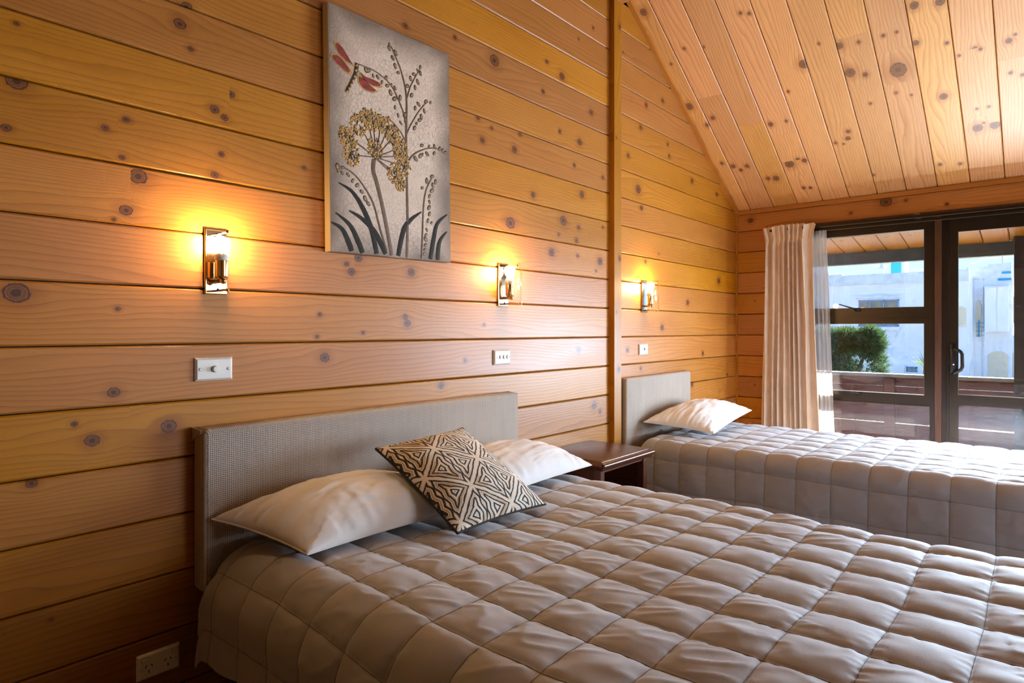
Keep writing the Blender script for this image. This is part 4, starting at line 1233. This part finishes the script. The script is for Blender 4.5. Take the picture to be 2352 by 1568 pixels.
STEMS = [
([(0.338, 0.004), (0.343, 0.142), (0.341, 0.314), (0.34, 0.478), (0.344, 0.589), (0.338, 0.655), (0.317, 0.717), (0.291, 0.763), (0.271, 0.794)], 0.009, 0.003),
([(0.337, 0.519), (0.328, 0.557), (0.302, 0.604), (0.277, 0.639), (0.244, 0.662), (0.195, 0.678), (0.148, 0.681), (0.126, 0.682)], 0.005, 0.003),
([(0.346, 0.62), (0.364, 0.67), (0.392, 0.719), (0.415, 0.757)], 0.004, 0.002),
([(0.343, 0.482), (0.362, 0.518), (0.399, 0.575), (0.437, 0.62), (0.456, 0.634)], 0.004, 0.002),
([(0.351, 0.381), (0.379, 0.41), (0.416, 0.432), (0.464, 0.451), (0.512, 0.455), (0.555, 0.445)], 0.005, 0.003),
([(0.336, 0.453), (0.31, 0.484), (0.267, 0.515)], 0.004, 0.003),
([(0.265, 0.006), (0.245, 0.097), (0.221, 0.194), (0.198, 0.27), (0.183, 0.313), (0.187, 0.353)], 0.011, 0.013),
([(0.24, 0.024), (0.212, 0.1), (0.185, 0.183), (0.15, 0.236), (0.104, 0.28), (0.061, 0.297), (0.028, 0.299)], 0.006, 0.003),
([(0.413, 0.006), (0.419, 0.116), (0.424, 0.201), (0.437, 0.274), (0.462, 0.32), (0.476, 0.344)], 0.006, 0.003)]
for pts, a, b in STEMS:
    ribbon(pts, a * 1.35, b * 1.3, 0.002).build('painted_stem', P_STEM, art)
BLADES = [[(0.034, 0.243), (0.089, 0.22), (0.134, 0.169), (0.172, 0.096), (0.195, 0.007)], [(0.077, 0.151), (0.134, 0.127), (0.188, 0.085), (0.236, 0.01)],
          [(0.022, 0.136), (0.08, 0.099), (0.117, 0.039), (0.132, 0.005)], [(0.003, 0.102), (0.047, 0.082), (0.075, 0.035), (0.086, 0.008)],
          [(0.413, 0.189), (0.358, 0.151), (0.322, 0.106), (0.295, 0.007)], [(0.552, 0.196), (0.498, 0.153), (0.478, 0.093), (0.458, 0.006)], [(0.55, 0.126), (0.515, 0.09), (0.502, 0.053), (0.498, 0.005)]]
for pts in BLADES:
    ribbon(pts, 0.021, 0.02, 0.002, lens=1).build('painted_leaf', P_LEAF, art)
SEEDS = [(0.263, 0.798), (0.261, 0.784), (0.292, 0.777), (0.278, 0.753), (0.289, 0.726), (0.304, 0.705), (0.415, 0.761), (0.401, 0.742), (0.415, 0.736), (0.365, 0.701), (0.381, 0.722), (0.401, 0.698), (0.387, 0.672), (0.348, 0.667), (0.369, 0.637), (0.467, 0.634), (0.442, 0.631), (0.404, 0.611), (0.386, 0.591), (0.433, 0.592), (0.418, 0.565), (0.408, 0.55), (0.393, 0.533), (0.382, 0.513), (0.419, 0.453), (0.457, 0.457), (0.487, 0.462), (0.514, 0.459), (0.531, 0.455), (0.546, 0.45), (0.411, 0.41), (0.386, 0.394), (0.423, 0.418), (0.446, 0.425), (0.484, 0.435), (0.314, 0.517), (0.302, 0.542), (0.287, 0.569), (0.285, 0.601), (0.312, 0.612), (0.266, 0.619), (0.288, 0.642), (0.251, 0.641), (0.271, 0.649), (0.246, 0.669), (0.227, 0.647), (0.207, 0.66), (0.187, 0.659), (0.165, 0.672), (0.155, 0.672), (0.335, 0.552), (0.337, 0.532), (0.03, 0.298), (0.034, 0.286), (0.052, 0.298), (0.049, 0.279), (0.074, 0.277), (0.093, 0.259), (0.112, 0.246), (0.131, 0.226), (0.146, 0.203), (0.159, 0.187), (0.443, 0.317), (0.471, 0.339), (0.49, 0.321), (0.476, 0.304), (0.419, 0.285), (0.47, 0.282), (0.457, 0.258), (0.457, 0.235), (0.454, 0.212), (0.456, 0.187), (0.448, 0.159), (0.467, 0.153), (0.441, 0.122), (0.436, 0.1), (0.435, 0.083), (0.433, 0.061), (0.43, 0.043), (0.426, 0.025)]


def blob(c, rx, rz, ang, hgt, n=10):
    mb_ = MB()
    ca, sa = math.cos(ang), math.sin(ang)
    vs_ = []
    for q, hh in ((1.0, -0.0002), (0.72, 0.7 * hgt)):
        for k in range(n):
            a = 2 * PI * k / n
            x_, z_ = rx * q * math.cos(a), rz * q * math.sin(a)
            vs_.append((c[0] + x_ * ca - z_ * sa, -AT - hh, c[1] + x_ * sa + z_ * ca))
    vs_.append((c[0], -AT - hgt, c[1]))
    fs_ = [(k, (k + 1) % n, n + (k + 1) % n, n + k) for k in range(n)] + [(n + k, n + (k + 1) % n, 2 * n) for k in range(n)]
    return mb_.add(vs_, fs_)


for (sx_, sz_) in SEEDS:
    big_ = rnd.uniform(0.75, 1.25)
    ang = rnd.uniform(0.3, 2.6)
    o = blob((sx_, sz_), 0.0115 * big_, 0.0076 * big_, ang, 0.0014).build('painted_seed', P_DARK, art)
    blob((sx_, sz_), 0.0082 * big_, 0.0048 * big_, ang, 0.0021).build('seed_highlight', P_SEED, o)
CLUST = [(0.181, 0.495), (0.123, 0.465), (0.08, 0.407), (0.09, 0.35), (0.192, 0.393), (0.25, 0.485), (0.275, 0.457), (0.309, 0.423), (0.313, 0.39), (0.325, 0.352), (0.282, 0.317), (0.307, 0.284), (0.153, 0.501), (0.217, 0.496), (0.065, 0.417)]
for i, c in enumerate(CLUST):
    ribbon([(0.189, 0.362), ((0.189 + c[0]) / 2 + 0.006, (0.362 + c[1]) / 2), c], 0.005, 0.003, 0.0016).build('flower_ray', P_STEM, art)
for i, c in enumerate(CLUST):
    d_, g_ = MB(), MB()
    rad = 0.037 if i < 11 else 0.027
    for k in range(95):
        a, q = rnd.uniform(0, 2 * PI), rad * math.sqrt(rnd.random())
        pnt = (c[0] + q * math.cos(a), c[1] + q * math.sin(a) * 1.1)
        if pnt[0] > AW - 0.004: continue
        tgt = d_ if (k < 16 or q < rad * 0.3) else g_
        s_ = blob(pnt, rnd.uniform(0.004, 0.0075), rnd.uniform(0.003, 0.0048), rnd.uniform(0, 3), rnd.uniform(0.0018, 0.0042), 6)
        tgt.add(s_.v, s_.f)
    o = g_.build('flower_cluster', P_GOLD, art, kind='stuff')
    d_.build('cluster_shade', P_DARK, o, kind='stuff')
WINGS = [[(0.106, 0.664), (0.087, 0.686), (0.055, 0.722), (0.033, 0.735), (0.022, 0.728), (0.033, 0.7), (0.065, 0.676)], [(0.094, 0.644), (0.065, 0.673), (0.036, 0.689), (0.011, 0.685), (0.011, 0.672), (0.036, 0.652), (0.083, 0.631)],
         [(0.121, 0.659), (0.148, 0.647), (0.195, 0.645), (0.225, 0.637), (0.219, 0.624), (0.179, 0.621), (0.136, 0.637)], [(0.117, 0.645), (0.14, 0.638), (0.194, 0.612), (0.206, 0.606), (0.186, 0.596), (0.147, 0.596), (0.121, 0.614)]]
for w_ in WINGS:
    ws = [tuple(p) for p in catmull(w_ + [w_[0]], 4)][:-1]
    c = (sum(p[0] for p in ws) / len(ws), sum(p[1] for p in ws) / len(ws))
    o = MB().prism([(p[0], -AT + 0.0002, p[1]) for p in ws], (0, -0.0012, 0)).build('dragonfly_wing', P_GOLD, art)
    MB().prism([(c[0] + (p[0] - c[0]) * 0.82, -AT + 0.0002, c[1] + (p[1] - c[1]) * 0.78) for p in ws], (0, -0.0022, 0)).build('wing_membrane', P_RED, o)
ribbon([(0.117, 0.682), (0.109, 0.643), (0.093, 0.61), (0.071, 0.568)], 0.015, 0.010, 0.004).build('dragonfly_body', P_DARK, art)
for k, (bx_, bz_) in enumerate(((0.114, 0.675), (0.110, 0.655), (0.104, 0.632), (0.096, 0.614), (0.088, 0.598), (0.080, 0.583), (0.072, 0.570))):
    blob((bx_, bz_), 0.008 - 0.0004 * k, 0.0055, 0.6, 0.0052, 8).build('dragonfly_segment', P_GOLD, art)

# ================================================================ OUTSIDE: VERANDA
DECKWOOD = pbr('weathered_redwood', (0.20, 0.075, 0.048), 0.6, var=0.35, vscale=5, stretch=(2, 1.5, 20), bump=0.3)
RAILTOP = pbr('grey_painted_rail', (0.36, 0.36, 0.33), 0.6, var=0.1)
FASCIA = pbr('grey_green_fascia', (0.125, 0.135, 0.120), 0.5, var=0.08)
o = MB().box((XE + 0.1, 3.0, -0.20), (6.8, -7.0, -0.10)).build('veranda_deck', DECKWOOD, kind='structure')
SOF = pine('pine_soffit', randknots(6, 0.1, 1.6, 0.17, 0.009), 0.0, 2.0, 0.95)
so_ = MB().prism([(XE + 0.1, 3.0, 2.250), (6.62, 3.0, 1.990), (6.62, 3.0, 2.06), (XE + 0.1, 3.0, 2.33)], (0, -10.0, 0))
soffit = so_.build('veranda_roof', FASCIA, kind='structure'); tag(soffit, 'pine lined veranda roof outside the doors')
ls = math.hypot(1.52, 0.157 * 1.52)
cx_, sz_ = 1.52 / ls, 0.157 * 1.52 / ls
sb = board(0.0, ls, 0.0, ls, 0.176)
for k in range(-8, 30):
    yk = -0.083 - 0.176 * k
    Xd = Vector((cx_, 0, -sz_)); Yd = Vector((0, -1, 0)); Zd = Xd.cross(Yd)
    link('board', sb, SOF, soffit, mw=axes(Xd, Yd, Zd, Vector((XE + 0.1, yk, 2.204)) - Zd * 0.02))
fb = MB().box((6.57, 3.0, 1.864), (6.66, -7.0, 1.975)).box((6.565, 3.0, 1.895), (6.57, -7.0, 1.975))
fb.build('fascia', FASCIA, soffit)
fe = thing('balcony_fence', 'red brown timber balcony fence with grey top rail', 'fence', (6.62, -1.5, -0.1))
MB().box((-0.05, -5.5, 0.915), (0.07, 4.5, 0.945)).build('top_rail', RAILTOP, fe)
for (za, zb) in ((0.835, 0.913), (0.505, 0.832), (0.18, 0.495)):
    bmesh_ = MB().rbox((-0.012, -2.2, za), (0.012, 2.2, zb), 0.003, 1).mesh('fence_board')
    for yk in (-3.3, 1.10):
        o = link('fence_board', bmesh_, DECKWOOD, fe); o.location = (0, yk, 0)
for yk in (3.2, 1.9, 0.696, -0.75, -2.0, -3.3, -4.6):
    MB().rbox((-0.06, yk - 0.04, 0.0), (-0.012, yk + 0.04, 0.91), 0.003, 1).build('fence_post', DECKWOOD, fe)
DARKPOST = pbr('dark_stained_post', (0.055, 0.040, 0.034), 0.5, var=0.2, vscale=8)
for yk, lab in ((-1.77, 'dark square veranda post seen through the sliding door'),):
    t_ = thing('veranda_post', lab, 'post', (6.49, yk, -0.1))
    MB().rbox((-0.065, -0.075, 0.0), (0.055, 0.075, 2.10), 0.004, 1).build('shaft', DARKPOST, t_)
    MB().rbox((-0.068, -0.080, 0.0), (0.058, 0.080, 0.10), 0.004, 1).build('foot', DARKPOST, t_)

# ================================================================ OUTSIDE: HOUSE ACROSS THE ROAD
GROUND = pbr('gravel_ground', (0.30, 0.29, 0.26), 0.95, var=0.2, vscale=1.0)
o = MB().box((6.9, 60, -3.2), (90, -60, -3.0)).build('street_ground', GROUND, kind='structure')
STUCCO = pbr('white_stucco', (0.80, 0.82, 0.85), 0.85, var=0.06, vscale=1.2, bump=0.3, bscale=12)
STUCCO_G = pbr('stained_stucco', (0.62, 0.66, 0.70), 0.9, var=0.18, vscale=2.5)
BLUE = pbr('turquoise_paint', (0.010, 0.30, 0.55), 0.5)
BLUEF = pbr('blue_window_frame', (0.13, 0.33, 0.62), 0.5)
CREAM = pbr('cream_shutter', (0.62, 0.58, 0.45), 0.7, var=0.05)
PANE = pbr('grey_window_pane', (0.22, 0.20, 0.16), 0.12, var=0.3, vscale=2.0)
hs = thing('stucco_house', 'white flat roofed stucco house with turquoise stripes across the road', 'house', (40, 3, -3))
HZ = 3.0


def hy(y): return y - 3.0
def hp(name, a, b, mat, parent=None): return MB().box((a[0], hy(a[1]), a[2] + HZ), (b[0], hy(b[1]), b[2] + HZ)).build(name, mat, parent or hs)


hp('wall', (0, 16, -3), (9, 1.30, 3.85), STUCCO)
par = MB()
par.prism([(-0.12, hy(y), z + HZ) for y, z in ((16, 3.85), (16, 4.60), (7.95, 4.56), (7.95, 4.44), (7.23, 4.43), (7.23, 4.36), (1.40, 4.36), (1.40, 4.46), (1.30, 4.46), (1.30, 3.85))], (0.45, 0, 0))
par.build('parapet', STUCCO_G, hs)
hp('cornice', (-0.16, 16, 3.80), (0.0, 1.32, 3.86), STUCCO_G)
# lit return and wing set back
hp('wall', (1.6, 1.30, -3), (8, -0.38, 4.0), STUCCO)
wp = MB()
wp.prism([(1.5, hy(y), z + HZ) for y, z in ((1.32, 3.95), (1.32, 4.60), (0.62, 4.60), (0.62, 4.71), (-0.36, 4.71), (-0.36, 3.95))], (0.4, 0, 0))
wp.build('parapet', STUCCO_G, hs)
hp('wall', (1.55, 0.8, 0.95), (6.0, -0.38, 3.96), STUCCO)
bay = hp('bay', (0.95, 0.72, 1.15), (1.56, -0.24, 3.45), STUCCO)
hp('bay_seam', (0.93, 0.22, 1.15), (0.952, 0.20, 3.44), STUCCO_G, bay)
hp('bay_cap', (0.90, 0.74, 3.44), (1.56, -0.26, 3.50), STUCCO_G, bay)
for a, b in (((0.04, 4.27), (-0.34, 4.16)), ((0.21, 3.92), (-0.34, 3.81))):
    hp('stripe', (1.46, a[0], a[1]), (1.51, b[0], b[1]), BLUE)


def arch(name, y0, y1, z0, z1, x, mat, parent, rise=0.25, depth=0.05, steps=10):
    """arched flat panel on the facade"""
    pts = [(x, hy(y0), z0 + HZ), (x, hy(y1), z0 + HZ)]
    for i in range(steps + 1):
        a = PI * i / steps
        pts.append((x, hy((y0 + y1) / 2 + (y1 - y0) / 2 * math.cos(a)), z1 - rise + rise * math.sin(a) + HZ))
    return MB().prism(pts, (-depth, 0, 0)).build(name, mat, parent)


arch('arched_shutter', 1.85, 1.43, 1.40, 2.45, 0.0, CREAM, hs, 0.15)
arch('arched_opening', 1.14, 0.90, 0.85, 2.78, 1.6, CREAM, hs, 0.5)
for k in range(4):
    hp('railing_bar', (1.50, 1.12, 0.92 + 0.22 * k), (1.53, 0.78, 0.95 + 0.22 * k), BLUEF)
hp('railing_post', (1.50, 1.04, 0.85), (1.54, 0.98, 1.75), BLUE)
hp('lit_pier', (0.3, 1.30, -3), (1.6, 1.24, 3.98), STUCCO)
arch('garage_door', 0.62, -0.21, -1.6, 0.12, 1.6, CREAM, hs, 0.28, steps=7)
hp('doorway', (1.66, -0.42, -1.6), (1.7, -0.70, 0.05), CREAM)
hp('downpipe', (1.52, 0.86, -2.5), (1.58, 0.82, 3.6), STUCCO_G)
hp('wall', (1.7, -0.38, -3), (8, -6.0, 0.95), STUCCO)


def hwindow(y0, y1, z0, z1, x, splits, frame=BLUEF):
    f = MB()
    t_ = 0.05
    f.box((x - 0.06, hy(y0), z0 + HZ), (x + 0.02, hy(y0) - t_, z1 + HZ)).box((x - 0.06, hy(y1), z0 + HZ), (x + 0.02, hy(y1) + t_, z1 + HZ))
    f.box((x - 0.06, hy(y0), z0 + HZ), (x + 0.02, hy(y1), z0 + t_ + HZ)).box((x - 0.06, hy(y0), z1 - t_ + HZ), (x + 0.02, hy(y1), z1 + HZ))
    for s in splits:
        f.box((x - 0.06, hy(s) + t_ / 2, z0 + HZ), (x + 0.02, hy(s) - t_ / 2, z1 + HZ))
    w_ = f.build('window', frame, hs)
    e = [y0] + splits + [y1]
    for a, b in zip(e, e[1:]):
        hp('pane', (x - 0.03, a - 0.02, z0 + 0.03), (x - 0.01, b + 0.02, z1 - 0.03), PANE, w_)
    return w_


hwindow(6.42, 4.43, 1.43, 2.91, 0.0, [5.85, 5.16])
hp('window_sill', (-0.18, 6.45, 1.22), (0, 4.38, 1.40), STUCCO)
ey = MB().prism([(0, hy(y), z + HZ) for y, z in ((6.55, 3.02), (4.35, 3.02), (4.6, 3.12), (5.4, 3.22), (6.2, 3.12))], (-0.14, 0, 0)).build('window_hood', STUCCO_G, hs)
hwindow(4.08, 3.58, -1.05, -0.78, 0.0, [3.83], BLUE)
hp('plinth', (-0.25, 6.5, -3), (0.0, 4.15, -0.66), STUCCO)
ch = hp('chimney', (3.0, 5.93, 4.0), (3.3, 5.72, 4.95), STUCCO_G)
hp('chimney_cap', (2.93, 6.0, 4.90), (3.37, 5.65, 5.0), STUCCO_G, ch)
MB().lathe([(0.10, 0), (0.12, 0.12), (0.06, 0.2), (0.1, 0.32), (0.02, 0.42)], 10, Matrix.Translation((3.15, hy(5.82), 8.0))).build('chimney_pot', STUCCO_G, ch)
tw_ = hp('roof_tower', (3.0, 5.32, 4.0), (4.4, 4.62, 5.6), STUCCO)
hp('tower_panel', (2.95, 5.32, 4.3), (3.0, 4.80, 5.5), BLUE, tw_)
hp('aerial', (2.2, 0.07, 4.6), (2.25, 0.04, 5.15), PANE)
MB().prism([(7, hy(-0.38), 0.95 + HZ), (1.7, hy(-0.38), 0.95 + HZ), (1.7, hy(-0.38), 3.9 + HZ), (7, hy(-0.38), 3.9 + HZ)], (0, -0.02, 0)).build('return_wall', STUCCO, hs)
MB().box((2.2, hy(-0.40), 1.6 + HZ), (3.9, hy(-0.43), 3.0 + HZ)).build('return_window', PANE, hs)
MB().box((2.95, hy(-0.43), 1.6 + HZ), (3.05, hy(-0.45), 3.0 + HZ)).box((2.1, hy(-0.43), 2.5 + HZ), (4.0, hy(-0.45), 2.58 + HZ)).build('return_window_bar', STUCCO, hs)

# ================================================================ OUTSIDE: PLANTS
def leafmat(name, c):
    m, nt = newmat(name)
    t = N(nt, 'ShaderNodeTexCoord')
    nz = N(nt, 'ShaderNodeTexNoise', {'Vector': t.outputs['Object'], 'Scale': 4.0, 'Detail': 3.0})
    col = MIXC(nt, nz.outputs[0], tuple(v * 0.55 for v in c), tuple(min(1, v * 1.5) for v in c))
    a = N(nt, 'ShaderNodeBsdfDiffuse', {0: col}); b = N(nt, 'ShaderNodeBsdfTranslucent', {0: col})
    mx = N(nt, 'ShaderNodeMixShader', {0: 0.3, 1: a.outputs[0], 2: b.outputs[0]})
    finish(nt, mx.outputs[0])
    return m


NEEDLE = leafmat('pine_needles', (0.050, 0.095, 0.038))
PALM = leafmat('cabbage_tree_leaves', (0.13, 0.20, 0.07))
BARK = pbr('bark', (0.10, 0.07, 0.05), 0.9, var=0.4, vscale=20)
rs = np.random.RandomState(5)


def tufts(mb_, centre, rad, n, size):
    """clumps of needles on the shell of a lobe"""
    for _ in range(n):
        d = rs.normal(size=3); d /= np.linalg.norm(d)
        p = np.array(centre) + d * np.array(rad) * rs.uniform(0.72, 1.05)
        for _k in range(9):
            e = d + rs.normal(size=3) * 0.55 + np.array((0, 0, 0.35)); e /= np.linalg.norm(e)
            s = np.cross(e, rs.normal(size=3)); s /= np.linalg.norm(s)
            L_, w_ = size * rs.uniform(0.6, 1.2), size * 0.045
            q = p + e * L_
            mb_.add([p - s * w_, p + s * w_, q + s * w_ * 0.4, q - s * w_ * 0.4], [(0, 1, 2, 3)])


tr = thing('pine_tree', 'bushy dark green pine tree in front of the white house', 'tree', (14, 1.25, -3))
fo = MB()
for c, r in (((0.0, 0.25, 3.05), (0.9, 0.62, 0.75)), ((0.1, -0.25, 3.45), (0.7, 0.50, 0.55)), ((0, 0.30, 3.85), (0.6, 0.38, 0.42)), ((0, -0.45, 4.0), (0.35, 0.22, 0.26)), ((0, 0.95, 3.4), (0.8, 0.6, 0.9)), ((0, -0.05, 4.0), (0.4, 0.2, 0.22)), ((0, 0.2, 2.3), (0.9, 0.8, 0.7))):
    tufts(fo, c, [q * 0.92 for q in r], 620, 0.14)
fo.build('foliage', NEEDLE, tr, kind='stuff')
tk = MB().tube([(0, 0.1, 0), (0.02, 0.12, 2.2), (0, 0.2, 3.6)], [0.12, 0.09, 0.03], 8)
for yy, zz in ((-0.3, 3.5), (0.6, 3.3), (-0.45, 4.0)):
    tk.tube([(0.02, 0.12, 2.2), (0, yy * 0.6, zz - 0.5), (0, yy, zz)], [0.05, 0.035, 0.015], 6)
tk.build('trunk', BARK, tr, smooth=True)
pm_ = thing('cabbage_tree', 'spiky leaved cabbage tree beside the window mullion', 'tree', (14, -0.13, -3))
for k in range(46):
    a, el = rs.uniform(0, 2 * PI), rs.uniform(-0.5, 1.4)
    d = Vector((math.cos(a) * math.cos(el), math.sin(a) * math.cos(el), math.sin(el)))
    s = d.cross(Vector((0, 0, 1))).normalized()
    L_ = rs.uniform(0.32, 0.42)
    o0 = Vector((0, 0, 3.55))
    g_ = MB().add([o0 - s * 0.008, o0 + s * 0.008, o0 + d * L_ * 0.6 + s * 0.011 + Vector((0, 0, -0.01)), o0 + d * L_ * 0.6 - s * 0.011 + Vector((0, 0, -0.01)), o0 + d * L_ + Vector((0, 0, -0.05))], [(0, 1, 2, 3), (3, 2, 4)])
    g_.build('leaf', PALM, pm_)
MB().tube([(0, 0, 0), (0.03, 0.02, 2.0), (0, 0, 3.56)], [0.07, 0.05, 0.035], 8).build('trunk', BARK, pm_, smooth=True)
